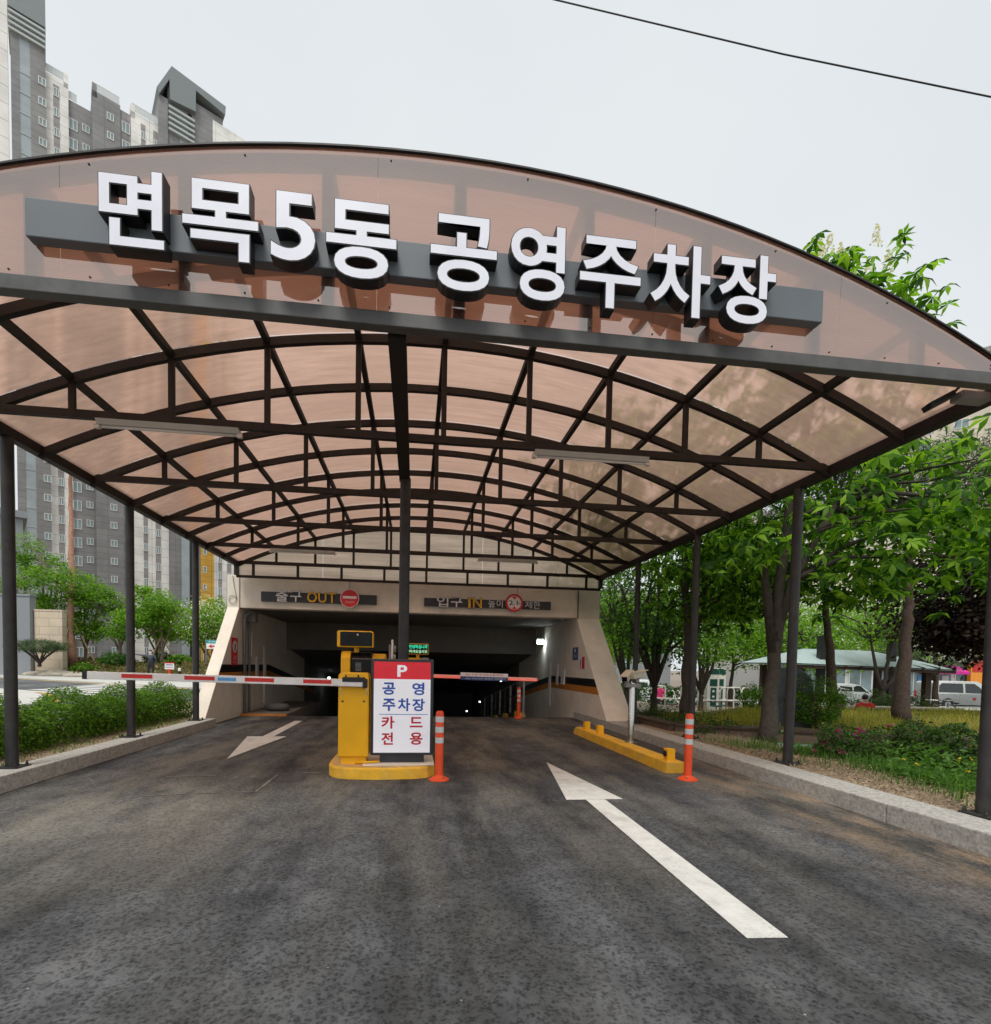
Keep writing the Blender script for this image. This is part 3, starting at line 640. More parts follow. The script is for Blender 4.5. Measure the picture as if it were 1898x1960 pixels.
# OUT and IN signs on the fascia
def fascia_sign(name, label, x0, x1, z0, z1, glyphs):
    t = thing(name, label, 'sign', ((x0 + x1) / 2, 14.0, 0)); t.location = (0, 0, 0)
    e = MB(); e.box(x0, x1, 13.98, 14.048, z0, z1); e.build('backing_bar', 'charcoal', t, .006)
    for ch, a, b, c, d, m, off in glyphs:
        e = MB(); text_fit(e, ch, a, b, c, d, 13.944, off + .012, .06, grow=.004); o = e.build('letter', 'letterblk', t)  # black body rims each face, standing in for its shadow outline
        e = MB(); text_fit(e, ch, a, b, c, d, 13.942, off + .004); e.build('letter_face', m, o)
    return t
t = fascia_sign('exit_sign', 'dark fascia sign with gold OUT letters and red no entry disc', -3.914, -1.006, 2.955, 3.205,
    [('출', -3.542, -3.243, 2.959, 3.245, 'silverletter', .006), ('구', -3.188, -2.906, 2.959, 3.242, 'silverletter', .006), ('O', -2.764, -2.52, 2.96, 3.226, 'gold', .012), ('U', -2.49, -2.28, 2.96, 3.226, 'gold', .012), ('T', -2.25, -2.035, 2.96, 3.226, 'gold', .012)])
e = MB(); e.disc((-1.692, 13.94, 3.09), .232, 'Y', .05); o = e.build('round_sign', 'red', t)
e = MB(); e.disc((-1.692, 13.938, 3.09), .24, 'Y', .05, 32, .224); e.build('rim', 'white', o)
e = MB(); e.box(-1.865, -1.52, 13.908, 13.913, 3.085, 3.15); e.build('white_bar', 'white', o)
e = MB(); text_fit(e, '진입금지', -1.8, -1.58, 2.965, 3.03, 13.911, 0, keep=True); e.build('lettering', 'white', o)
t = fascia_sign('entry_sign', 'dark fascia sign with gold IN letters and height limit disc', .232, 3.679, 2.966, 3.187,
    [('입', .567, .872, 2.948, 3.233, 'silverletter', .006), ('구', .94, 1.243, 2.948, 3.238, 'silverletter', .006), ('I', 1.40, 1.47, 2.946, 3.234, 'gold', .012), ('N', 1.53, 1.772, 2.946, 3.234, 'gold', .012),
     ('높', 1.943, 2.135, 2.985, 3.192, 'silverletter', 0), ('이', 2.17, 2.338, 2.985, 3.192, 'silverletter', 0), ('제', 2.947, 3.15, 2.987, 3.185, 'silverletter', 0), ('한', 3.18, 3.37, 2.987, 3.185, 'silverletter', 0)])
e = MB(); e.disc((2.649, 13.94, 3.12), .205, 'Y', .05); o = e.build('round_sign', 'white', t)
e = MB(); e.disc((2.649, 13.938, 3.12), .238, 'Y', .054, 32, .185); e.build('red_ring', 'red', o)
e = MB(); text_fit(e, '2.1', 2.5, 2.745, 3.06, 3.18, 13.911, .01); text_fit(e, 'm', 2.762, 2.82, 3.07, 3.12, 13.911, 0); e.build('lettering', 'black', o)
e = MB(); e.prism([(2.585, 3.285), (2.713, 3.285), (2.649, 3.205)], 13.908, 13.913, 'Y'); e.prism([(2.585, 2.955), (2.713, 2.955), (2.649, 3.035)], 13.908, 13.913, 'Y'); e.build('arrow_marks', 'red', o)

# wall notices
def wall_sign(name, label, x, y0, y1, z0, z1, m, parts):
    s = -1 if x > 0 else 1
    t = thing(name, label, 'notice', (x, (y0 + y1) / 2, (z0 + z1) / 2), R(-90) if x > 0 else R(90))
    w, h = (y1 - y0) / 2, (z1 - z0) / 2
    e = MB(); e.box(-w, w, -.012, .0, -h, h); e.build('board', m, t)
    for nm, mm, fn in parts: q = MB(); fn(q, w, h); q.build(nm, mm, t)
wall_sign('no_smoking_notice', 'tall red notice with white disc on the left portal wall', -4.448, 13.41, 13.85, 1.31, 1.99, 'red',
    [('disc', 'white', lambda q, w, h: q.disc((0, -.014, .12), .15, 'Y', .006)), ('pictogram', 'black', lambda q, w, h: q.box(-.03, .04, -.02, -.0175, .02, .2)),
     ('lettering', 'white', lambda q, w, h: (text_fit(q, '금연', -.12, .12, -.2, -.1, -.0145), text_fit(q, '주차장', -.13, .13, -.3, -.24, -.0145)))])
wall_sign('blue_notice', 'small blue arched notice on the right portal wall', 4.448, 13.88, 14.35, 1.62, 1.97, 'navy',
    [('lettering', 'white', lambda q, w, h: (text_fit(q, '안내', -.12, .12, -.12, -.02, -.0145), q.disc((0, -.014, .08), .05, 'Y', .005)))])
wall_sign('red_white_notice', 'red and white notice below the blue one on the portal wall', 4.448, 13.25, 13.78, 1.36, 1.72, 'white',
    [('red_panel', 'red', lambda q, w, h: q.box(.02, .24, -.016, -.0125, -.16, .16)), ('black_mark', 'black', lambda q, w, h: q.box(-.14, -.08, -.015, -.0125, -.1, .08)), ('red_mark', 'red', lambda q, w, h: q.box(-.2, -.04, -.015, -.0125, -.15, -.12))])
e = MB(); e.lathe([(.02, 0), (.3, .03), (.36, .1), (.3, .18), (.12, .22), (.02, .22)], (-3.75, 15.0, .055), 14)
o = e.build('cement_sack', 'bag', smooth=True); o.scale = (1, .7, 1); o.location = (0, 4.5, 0); tag(o, 'slumped grey sack lying on the walkway slab inside the portal', 'sack')

# ------------------------------------------------------------------ island with its machines
isl = thing('traffic_island', 'yellow painted concrete island with rounded nose between the lanes', 'traffic island')
def island_poly(g=0):
    p = [(.27 + g, 10.6), (.27 + g, 6.62 - g)]
    p += [(.18 + g * .5, 6.47 - g), (0, 6.40 - g), (-.35, 6.375 - g), (-.6, 6.39 - g)] + [(-.7 - (.365 + g) * math.sin(t), 6.83 - (.43 + g) * math.cos(t)) for t in np.linspace(.2, math.pi / 2, 8)]
    return p + [(-1.065 - g, 10.6)]
e = MB(); e.prism(island_poly(), -.02, .14); e.build('kerb_body', 'yconc', isl, .02)
e = MB(); e.prism(island_poly(-.03), .1405, .148); e.build('worn_top', 'ytop', isl)
e = MB(); e.box(-.62, .26, 6.48, 7.4, .149, .162); e.build('mounting_plate', 'conc', isl, .004)

def rounded(x0, x1, z0, z1, r, n=5):
    p = [(x0, z0), (x1, z0)]
    p += [(x1 - r + r * math.sin(t), z1 - r + r * math.cos(t)) for t in np.linspace(math.pi / 2, 0, n)]
    p += [(x0 + r - r * math.sin(t), z1 - r + r * math.cos(t)) for t in np.linspace(0, math.pi / 2, n)]
    return p
g1 = thing('barrier_gate', 'yellow barrier gate with red and white striped arm closing the exit lane', 'barrier gate', (-.745, 6.75, .15)); g1.location = (0, 0, 0)
e = MB(); e.prism(rounded(-.93, -.56, .24, 1.29, .05), 6.6, 6.93, 'Y'); cab = e.build('cabinet', 'yellow', g1, .01)
e = MB(); e.prism(rounded(-.915, -.575, .25, 1.17, .02), 6.592, 6.6, 'Y'); e.build('cabinet_door', 'yellow', cab, .003)
e = MB(); e.box(-.9, -.59, 6.63, 6.9, .14, .241); e.build('pedestal', 'yellow', g1, .004)
for x, z, r, m in [(-.875, .935, .013, 'black'), (-.617, .935, .013, 'black'), (-.905, 1.085, .011, 'inox'), (-.905, 1.03, .011, 'inox'), (-.585, 1.085, .011, 'inox'), (-.585, 1.03, .011, 'inox')]:
    e = MB(); e.disc((x, 6.59, z), r, 'Y', .006, 14); e.build('lock' if m == 'black' else 'screw', m, cab)
dz = .051 / 3.14
def armz(x): return 1.1625 + (-.6 - x) * dz
e = MB(); e.bar((-3.74, 6.53, armz(-3.74)), (-.625, 6.53, armz(-.625)), .05, .088); arm = e.build('arm', 'white', g1, .006)
e = MB(); e.bar((-3.79, 6.53, armz(-3.79)), (-3.741, 6.53, armz(-3.741)), .056, .095); e.build('end_cap', 'black', arm, .004)
for a, b in [(-3.368, -3.033), (-2.681, -2.343), (-2.003, -1.669), (-1.33, -.999)]:
    e = MB(); e.bar((a, 6.504, armz(a) + .004), (b, 6.504, armz(b) + .004), .003, .046); e.build('red_stripe', 'redrefl', arm)
e = MB(); e.bar((-2.309, 6.504, armz(-2.31)), (-2.103, 6.504, armz(-2.1)), .003, .04); e.build('sticker', 'sticker', arm)
e = MB(); e.box(-.872, -.6, 6.5, 6.6, 1.175, 1.235); e.box(-.625, -.575, 6.495, 6.6, 1.105, 1.215); e.build('arm_bracket', 'black', g1, .008)
for x in (-.83, -.68):
    e = MB(); e.lathe([(.012, 0), (.012, .02), (.006, .03)], (x, 6.53, 1.235), 8); e.build('bolt', 'black', g1)
e = MB(); e.tube([(-.72, 6.62, .165), (-.6, 6.57, .178), (-.48, 6.6, .18), (-.36, 6.7, .17)], .014, 8); e.build('cable_hose', 'yellow', g1, smooth=True)

km = thing('payment_kiosk', 'yellow payment kiosk with black front and blank display head behind the gate', 'parking machine'); Y0 = 7.55
e = MB(); e.prism([(Y0 - .02, .14), (Y0 + .5, .14), (Y0 + .5, 1.5), (Y0 + .4, 1.58), (Y0 + .06, 1.58), (Y0 - .02, 1.48)], -1.03, -.9, 'X'); e.build('side_shell', 'yellow', km, .015)
e = MB(); e.prism([(Y0 + .0, .14), (Y0 + .48, .14), (Y0 + .48, 1.5), (Y0 + .4, 1.565), (Y0 + .08, 1.565), (Y0 + .0, 1.47)], -.898, -.6, 'X'); e.build('front_panel', 'gloss', km, .015)
e = MB(); e.box(-.598, -.57, Y0 + .02, Y0 + .48, .14, 1.5); e.build('side_shell', 'yellow', km, .01)
for k in range(7):
    e = MB(); e.box(-.83, -.75, Y0 - .006, Y0 - .001, 1.3 + k * .018, 1.308 + k * .018); e.build('speaker_slot', 'grey', km)
e = MB(); e.tube([(-.83, Y0 + .15, 1.56), (-.83, Y0 + .15, 1.68)], .035, 12); e.build('neck', 'yellow', km)
e = MB(); e.prism(rounded(-1.085, -.585, 1.635, 1.865, .03), Y0 - .02, Y0 + .14, 'Y'); hd = e.build('display_head', 'yellow', km, .012)
e = MB(); e.prism(rounded(-1.04, -.597, 1.65, 1.85, .02), Y0 - .028, Y0 - .021, 'Y'); e.build('screen', 'gloss', hd, .003)
e = MB(); e.disc((-.8, Y0 - .03, 1.81), .012, 'Y', .004, 12); e.build('indicator', 'lamp', hd)
e = MB(); e.box(-1.1, -1.088, Y0, Y0 + .1, 1.68, 1.83); e.build('side_vent', 'black', hd)

t = thing('cabinet_box', 'plain yellow equipment cabinet half hidden behind the lit sign', 'cabinet')
e = MB(); e.box(-.665, -.43, 7.9, 8.25, .14, 1.555); o = e.build('body', 'yellow', t, .012)
e = MB(); e.box(-.64, -.455, 7.892, 7.9, .4, 1.52); e.build('door', 'yellow', o, .004)
t = thing('mirror_panel', 'narrow white panel stood edge on beside the centre post', 'panel', (-.335, 8.0, .14))
e = MB(); e.box(-.012, .012, -.1, .12, 0, 1.63); e.build('board', 'white', t, .003)
e = MB(); e.box(-.05, -.02, -.06, .08, 1.2, 1.56); e.build('bracket', 'grey', t, .006)
for zz in (1.42, 1.55):
    e = MB(); e.disc((.035, .0, zz - .06), .055, 'X', .03, 16); e.build('lamp_disc', 'grey', t)
t = thing('display_terminal', 'ticket terminal with green lettering on its small display', 'parking machine'); y = 8.15
e = MB(); e.prism([(y, .14), (y + .4, .14), (y + .4, 1.46), (y + .3, 1.51), (y + .05, 1.51), (y, 1.44)], -.1, .2, 'X'); e.build('body', 'yellow', t, .012)
e = MB(); e.box(.1, .22, y + .02, y + .2, 1.47, 1.515); e.build('hood', 'grey', t, .01)
e = MB(); e.tube([(.05, y + .12, 1.5), (.05, y + .12, 1.6)], .025, 10); e.build('neck', 'yellow', t)
e = MB(); e.prism(rounded(-.105, .215, 1.562, 1.73, .02), y - .01, y + .1, 'Y'); hd = e.build('display_head', 'yellow', t, .008)
e = MB(); e.prism(rounded(-.097, .207, 1.57, 1.722, .015), y - .016, y - .0105, 'Y'); scn = e.build('screen', 'gloss', hd)
e = MB(); text_fit(e, '안녕하십니까', -.085, .195, 1.655, 1.71, y - .0175, .0); e.build('lettering', 'ledtxt', hd)
e = MB(); text_fit(e, '어서오십시오', -.085, .195, 1.585, 1.635, y - .0175, .0); e.build('lettering', 'ledtxt2', hd)

ps = thing('parking_sign', 'free standing lightbox sign with red P header and Korean lettering', 'sign')
e = MB(); e.box(-.42, .135, 6.63, 6.79, .163, .256); e.build('foot', 'charcoal', ps, .006)
e = MB(); e.box(-.536, .243, 6.62, 6.8, .256, 1.47); fr = e.build('frame', 'charcoal', ps, .012)
e = MB(); e.box(-.5, .206, 6.6135, 6.6195, .29, 1.218); e.build('white_panel', 'panel', ps)
e = MB(); e.box(-.5, .206, 6.6135, 6.6195, 1.2185, 1.434); e.build('red_panel', 'pred', ps)
def ptxt(ch, a, b, c, d, m, off=.028):
    e = MB(); text_fit(e, ch, a, b, c, d, 6.612, off); e.build('lettering', m, ps)
ptxt('P', -.211, -.09, 1.247, 1.395, 'panel', .03)
for ch, a, b, c, d in [('공', -.392, -.235, 1.02, 1.175), ('영', -.023, .128, 1.02, 1.178), ('주', -.39, -.231, .816, .972), ('차', -.2, -.047, .816, .978), ('장', -.022, .136, .817, .976)]: ptxt(ch, a, b, c, d, 'blue')
for ch, a, b, c, d in [('카', -.403, -.24, .594, .751), ('드', -.05, .111, .612, .742), ('전', -.401, -.255, .39, .547), ('용', -.047, .113, .39, .548)]: ptxt(ch, a, b, c, d, 'redtxt')
e = MB(); e.box(-.431, .175, 6.6105, 6.613, .772, .779); e.build('dividing_line', 'blue', ps)

g2 = thing('barrier_gate', 'far barrier gate with glowing red arm and printed banner across the entry lane', 'barrier gate')
e = MB(); e.prism(rounded(-.03, .32, .14, 1.28, .05), 9.5, 9.85, 'Y'); e.build('cabinet', 'yellow', g2, .01)
def a2(x): return 1.206 - (x - .35) * .038 / 1.91
e = MB(); e.bar((.2, 9.46, a2(.2)), (2.26, 9.46, a2(2.26)), .05, .063); o = e.build('arm', 'armled', g2, .008)
e = MB(); e.bar((.2, 9.433, a2(.2) + .02), (2.26, 9.433, a2(2.26) + .02), .003, .012); e.build('white_edge', 'white', o)
e = MB(); e.bar((.828, 9.425, 1.247), (1.704, 9.425, 1.233), .006, .068); b = e.build('banner', 'white', o)
e = MB(); e.bar((.828, 9.425, 1.178), (1.704, 9.425, 1.164), .006, .066); e.build('banner_lower', 'navy', o)
e = MB(); text_fit(e, '카드전용 주차장(신용.체크)', .92, 1.62, 1.217, 1.262, 9.4205, .004); e.build('lettering', 'redtxt', b)
e = MB(); text_fit(e, '카드 미소지자 출차시 이용불가', .92, 1.66, 1.155, 1.187, 9.4205); e.build('lettering', 'white', b)

# bollards
def bollard(loc, label, rz=0):
    t = thing('bollard', label, 'bollard', loc, rz, 'orange flexible bollards')
    e = MB(); e.lathe([(.125, 0), (.125, .012), (.1, .028), (.062, .045), (.052, .06)], seg=24); e.build('base', 'bollard', t, smooth='angle')
    e = MB(); e.lathe([(.05, .04), (.05, .80), (.046, .815), (.046, .83), (.03, .845)], seg=20); e.build('tube', 'bollard', t, smooth='angle')
    for z in (.49, .62, .745):
        e = MB(); e.lathe([(.0515, z - .034), (.0515, z + .034)], seg=20); e.build('reflective_band', 'reflect', t, smooth='angle')
    for k in range(3):
        e = MB(); a = k * 2.09 + 1; e.lathe([(.012, 0), (.012, .012), (.006, .018)], (.092 * math.cos(a), .092 * math.sin(a), .03), 8); e.build('bolt', 'inox', t)
bollard((.316, 6.345, .0), 'orange bollard with white bands beside the P sign on the island nose')
bollard((3.48, 6.23, .0), 'orange bollard with white bands at the end of the yellow kerb', 1.0)
bollard((2.83, 13.9, .0), 'orange bollard at the top of the ramp before the railing', .4)

# yellow kerb bar with sensor boxes and the camera post
t = thing('lane_kerb', 'long yellow concrete kerb bar along the entry lane', 'kerb bar')
e = MB(); e.prism([(6.62, -.01), (6.6, .155), (10.6, .155), (10.72, .08), (10.72, -.01)], 3.38, 3.64, 'X'); e.build('bar', 'yconc', t, .014)
def sensor(loc, label, lens):
    t = thing('sensor_box', label, 'sensor', loc, 0)
    e = MB(); e.box(-.075, .06, -.075, .075, 0, .012); e.build('base_plate', 'yellow', t)
    e = MB(); e.box(-.06, .055, -.06, .06, .012, .165); o = e.build('housing', 'yellow', t, .008)
    if lens:
        e = MB(); e.disc((-.066, -.0, .095), .042, 'X', .018, 18); e.build('lens', 'black', o)
sensor((3.49, 6.74, .155), 'yellow sensor box with round black lens at the near end of the kerb bar', True)
sensor((3.5, 9.47, .155), 'yellow sensor box in the row behind the camera post', False)
sensor((3.49, 10.2, .155), 'yellow sensor box at the far end of the kerb bar', False)
t = thing('camera_post', 'stainless steel post carrying two cream bullet cameras', 'camera post', (3.655, 8.42, .155))
e = MB(); e.lathe([(.1, 0), (.1, .012), (.05, .014), (.05, 1.0), (.045, 1.01)], seg=20); e.build('post', 'inox', t, smooth='angle')
e = MB(); e.box(-.13, .14, -.05, .06, .93, 1.0); e.build('cross_bracket', 'grey', t, .01)
def bullet(c, d, L_=.34):
    d = Vector(d).normalized(); c = Vector(c); a = c - d * L_ * .5; b = c + d * L_ * .5
    e = MB(); e.bar(a, b, .115, .1); o = e.build('camera_body', 'cream', t, .02)
    e = MB(); e.bar(a + Vector((0, 0, .058)), b + d * .07 + Vector((0, 0, .058)), .14, .016); e.build('sun_hood', 'cream', o, .004)
    e = MB(); e.bar(b, b + d * .012, .085, .075); e.build('lens_glass', 'gloss', o)
    e = MB(); e.bar(c + Vector((0, 0, -.12)), c + Vector((0, 0, -.05)), .06, .06); e.build('swivel', 'grey', o)
bullet((-.1, -.02, 1.12), (-.55, -.72, -.25)); bullet((.1, .04, 1.14), (.8, .55, .12))

# ------------------------------------------------------------------ foliage helpers
def fast_mesh(name, V, faces_n, F, mats):
    """V (n,3) float, F (m,faces_n) int"""
    me = bpy.data.meshes.new(name); me.vertices.add(len(V)); me.vertices.foreach_set('co', np.ascontiguousarray(V, np.float32).ravel())
    m = len(F); me.loops.add(m * faces_n); me.loops.foreach_set('vertex_index', np.ascontiguousarray(F, np.int32).ravel())
    me.polygons.add(m); me.polygons.foreach_set('loop_start', np.arange(0, m * faces_n, faces_n, dtype=np.int32))
    for k in (mats if isinstance(mats, list) else [mats]): me.materials.append(MAT[k])
    me.update(calc_edges=True); return me
def unit(a): return a / np.maximum(np.linalg.norm(a, axis=-1, keepdims=True), 1e-9)
def leaf_arrays(P, Nrm, size, width=.55, fold=.25, droop=.0, dirs=None):
    """one folded diamond leaf per point"""
    n = len(P); Nrm = unit(Nrm)
    t = rng.normal(size=(n, 3)) if dirs is None else dirs
    t = unit(t - (t * Nrm).sum(-1, keepdims=True) * Nrm); b = np.cross(Nrm, t)
    s = size if np.ndim(size) else np.full(n, size); s = s[:, None]
    base = P; tip = P + t * s - Nrm * s * droop; mid = P + t * s * .5 + Nrm * s * fold * .4
    l = mid + b * s * width / 2 - Nrm * s * fold * .35; r = mid - b * s * width / 2 - Nrm * s * fold * .35
    V = np.stack([base, l, tip, r], 1).reshape(-1, 3)
    i = np.arange(n)[:, None] * 4; F = np.concatenate([i + [0, 2, 1], i + [0, 3, 2]], 1).reshape(-1, 3)
    return V, F
def palmate_arrays(P, Nrm, size, k=6):
    """horse chestnut leaf: k drooping leaflets on one stalk"""
    Nrm = unit(Nrm); a = unit(rng.normal(size=(len(P), 3))); a = unit(a - (a * Nrm).sum(-1, keepdims=True) * Nrm); b = np.cross(Nrm, a)
    Vs = []; Fs = []; o = 0
    for j in range(k):
        th = (j - (k - 1) / 2) * (5.0 / k); c = math.cos(th); s_ = math.sin(th)
        d = a * c + b * s_; w = np.cross(Nrm, d); sz = (size * (1 - .28 * abs(j - (k - 1) / 2) / (k / 2)) * rng.uniform(.85, 1.1, len(P)))[:, None]
        dr = rng.uniform(.3, .85, len(P))[:, None]
        p0 = P; p1 = P + d * sz * .55 - Nrm * sz * dr * .2; l = p1 + w * sz * .2 - Nrm * sz * .05; r = p1 - w * sz * .2 - Nrm * sz * .05; m_ = p1 + Nrm * sz * .03; tip = P + d * sz - Nrm * sz * dr
        V = np.stack([p0, l, m_, r, tip], 1).reshape(-1, 3); i = np.arange(len(P))[:, None] * 5 + o
        Vs.append(V); Fs.append(np.concatenate([i + [0, 2, 1], i + [0, 3, 2], i + [1, 2, 4], i + [2, 3, 4]], 1).reshape(-1, 3)); o += len(V)
    return np.concatenate(Vs), np.concatenate(Fs)
def ell(n, c, r, shell=.5):
    d = unit(rng.normal(size=(n, 3))); u = rng.uniform(shell ** 3, 1, n) ** (1 / 3)
    return np.array(c) + d * u[:, None] * np.array(r)
def tree(name, label, base, trunk, r0, crowns, nclump, per, clump, leaf, lmat, bark='bark', cat='tree', group=None, flat=.6, palm=False, limbs=26, keep=None, lw=.55, up=.8, stems=None, extra=None):
    """trunk: points relative to base; crowns: list of (centre, radii, weight) relative to base"""
    t = thing(name, label, cat, base, 0, group)
    w = np.array([c[2] for c in crowns], float); w /= w.sum(); cl = []
    for c, k in zip(crowns, w): cl.append(ell(max(1, int(nclump * k)), c[0], c[1]))
    cl = np.concatenate(cl)
    if keep is not None: cl = cl[keep(cl + np.array(base))]
    e = MB(); tp = [Vector(p) for p in trunk]; n = len(tp)
    top = [r0 * (1 - .62 * i / (n - 1)) for i in range(n)]; top[0] = r0 * 1.25
    dense = []; rr = []
    for i in range(n - 1):
        for f in np.linspace(0, 1, 4, endpoint=False):
            dense.append(tp[i].lerp(tp[i + 1], f) + Vector(rng.normal(size=3) * r0 * .12)); rr.append(top[i] + (top[i + 1] - top[i]) * f)
    dense.append(tp[-1]); rr.append(top[-1]); e.tube(dense, rr, 9)
    for st in (stems or []):
        ps = [Vector(p) for p in st]; e.tube(ps, [r0 * .75 * (1 - .6 * i / (len(ps) - 1)) for i in range(len(ps))], 7)
    idx = rng.permutation(len(cl))[:limbs]; roots = [p for p in dense[len(dense) // 2:]] + [Vector(p) for st in (stems or []) for p in st[1:]]
    for i in idx:
        c = Vector(cl[i]); lower = [p for p in roots if p.z < c.z + .2] or roots[:1]
        s = min(lower, key=lambda p: (p - c).length + rng.uniform(0, .6)); L_ = (c - s).length
        m1 = s.lerp(c, .35) + Vector((rng.normal() * .06 * L_, rng.normal() * .06 * L_, .1 * L_)); m2 = s.lerp(c, .7) + Vector((rng.normal() * .05 * L_, rng.normal() * .05 * L_, .06 * L_))
        q = max(.012, min(r0 * .4, .018 * L_ + .01)); e.tube([s, m1, m2, c], [q, q * .75, q * .5, q * .22], 5, False)
    e.build('trunk', bark, t, smooth=True)
    cen = sum(np.array(c[0]) * k for c, k in zip(crowns, w))
    P = np.repeat(cl, per, 0); off = rng.normal(size=P.shape) * clump * np.array([1, 1, flat]); P = P + off
    if keep is not None: P = P[keep(P + np.array(base))]
    Nr = unit(P - cen) * .5 + rng.normal(size=P.shape) * .45 + np.array([0, 0, up]); sz = leaf * rng.uniform(.7, 1.25, len(P))
    V, F = (palmate_arrays(P, Nr, sz) if palm else leaf_arrays(P, Nr, sz, lw))
    o = link('crown', fast_mesh('crown', V, 3, F, lmat), t)
    return t, cl
def shrub(name, label, loc, radii, n, leaf, mat, cat='shrub', group=None, flowers=0, fmat='magenta', fsize=.04, boxy=False, lw=.55, stemn=7):
    t = thing(name, label, cat, loc, 0, group); rx, ry, rz = radii
    if boxy:
        P = np.stack([rng.uniform(-rx, rx, n), rng.uniform(-ry, ry, n), rz * 2 * (1 - rng.uniform(0, 1, n) ** 1.6)], -1)
        lump = .05 * np.sin(P[:, 0] * 5.1 + 1) + .05 * np.sin(P[:, 1] * 4.3 + P[:, 0] * 3) + .03 * np.sin(P[:, 1] * 13)
        P[:, 2] *= 1 + lump * 1.2 / max(rz, .2); P[:, 0] *= 1 + lump * .8
        out = np.stack([P[:, 0] / rx, P[:, 1] / ry * .3, P[:, 2] / rz - .6], -1)
    else:
        P = ell(n, (0, 0, rz), (rx, ry, rz), .55); ph = rng.uniform(0, 6, 3)
        k = 1 + .16 * np.sin(P[:, 0] * 4 / rx + ph[0]) * np.sin(P[:, 1] * 4 / ry + ph[1]) + .12 * np.sin(P[:, 2] * 7 / rz + ph[2]); P = P * k[:, None]
        P[:, 2] = np.abs(P[:, 2]); out = P - np.array([0, 0, rz])
    Nr = unit(out) * .6 + rng.normal(size=P.shape) * .5 + np.array([0, 0, .6])
    V, F = leaf_arrays(P, Nr, leaf * rng.uniform(.65, 1.3, len(P)), lw); link('foliage', fast_mesh('foliage', V, 3, F, mat), t)
    e = MB()
    for k in range(stemn):
        a = rng.uniform(0, 6.28); x, y = rng.uniform(-.75, .75) * rx, rng.uniform(-.75, .75) * ry
        e.tube([(x * .5, y * (1 if boxy else .5), -.03), (x * .7, y, rz * .7), (x, y, rz * 1.4)], [.02, .014, .006], 5)
    e.build('stems', 'bark', t)['kind'] = 'stuff'
    if flowers:
        Q = P[rng.permutation(len(P))[:flowers * 4]]; Q = Q[Q[:, 1] < 0][:flowers]; Q = Q * 1.03
        Q = np.repeat(Q, 7, 0) + rng.normal(size=(len(Q) * 7, 3)) * fsize * .4
        V, F = leaf_arrays(Q, rng.normal(size=Q.shape), fsize, .8); link('flowers', fast_mesh('flowers', V, 3, F, fmat), t)['kind'] = 'stuff'
    return t
def blades(name, label, cat, areas, n, h, mat, zf, w=.02, jit=0):
    """ground cover of thin blades (and small leaves) as one mass"""
    Vs = []; Fs = []; o = 0; W = np.array([a[4] if len(a) > 4 else 1 for a in areas], float); W /= W.sum()
    P = []
    for a, k in zip(areas, W):
        m = int(n * k); q = np.stack([rng.uniform(a[0], a[1], m), rng.uniform(a[2], a[3], m)], -1)
        q[:, 0] += jit * np.abs(rng.normal(size=m)) * np.where(q[:, 0] < (a[0] + a[1]) / 2, -1, 1) * (.5 + .5 * np.sin(q[:, 1] * 3.3 + 1.5 * np.sin(q[:, 1] * 1.9)))
        dn = np.sin(q[:, 0] * 2.1 + 3) * np.sin(q[:, 1] * 1.7) + .5 * np.sin(q[:, 0] * 5 + q[:, 1] * 4); P.append(q[dn > rng.uniform(-1.2, .9, m)])
    P = np.concatenate(P); n = len(P); z = zf(P[:, 0], P[:, 1]); B = np.concatenate([P, np.reshape(z, (-1, 1)) - .01], 1)
    hh = h * rng.uniform(.4, 1.2, n)[:, None]; d = rng.normal(size=(n, 2)); d = d / np.linalg.norm(d, axis=1, keepdims=True); d3 = np.concatenate([d, np.zeros((n, 1))], 1)
    ln = rng.uniform(.15, .6, n)[:, None]; side = np.stack([-d[:, 1], d[:, 0], np.zeros(n)], -1) * w * rng.uniform(.6, 1.4, n)[:, None]
    mid = B + d3 * ln * hh * .4 + np.array([0, 0, 1]) * hh * .6; tip = B + d3 * ln * hh + np.array([0, 0, 1]) * hh * (1 - ln * .25)
    V = np.stack([B - side, B + side, mid + side * .8, mid - side * .8, tip], 1).reshape(-1, 3); i = np.arange(n)[:, None] * 5
    F = np.concatenate([i + [0, 1, 2], i + [0, 2, 3], i + [3, 2, 4]], 1).reshape(-1, 3)
    ob = link(name, fast_mesh(name, V, 3, F, mat)); tag(ob, label, cat, kind='stuff'); return ob
def roof_clear(Q):
    """nothing grows inside the canopy"""
    x, y, z = Q[:, 0], Q[:, 1], Q[:, 2]
    return ~((x < 5.25) & (y < 14.2) & (z < 4.2 + .12 * (5.25 - x) * 3)) & ~((x < 5.3) & (z < 3.7))

# ------------------------------------------------------------------ right side: planting beds
bedpoly = [(5.25, 9.95), (6.66, 9.3), (7.5, 8.75), (9.5, 7.7), (13.5, 6.4), (19, 6.0), (20, 13.5), (14.4, 14.6), (9.8, 14.4), (7.6, 12.6), (5.25, 12.4)]
bed = thing('planting_bed', 'raised planting bed edged with low brown brick wall beside the driveway', 'planter')
e = MB(); e.prism(bedpoly, -.9, .24); e.build('soil', 'bed', bed)
e = MB()
for a, b in zip(bedpoly, bedpoly[1:] + bedpoly[:1]): e.bar((*a, -.1), (*b, -.1), .24, .72)
e.build('brick_wall', 'brick', bed)
e = MB()
for a, b in zip(bedpoly, bedpoly[1:] + bedpoly[:1]): e.bar((*a, .285), (*b, .285), .3, .05)
e.build('coping', 'timber', bed, .01)
w2 = thing('low_brick_wall', 'low brown brick wall with pale coping behind the seated people', 'wall', (16.6, 16.3, 0))
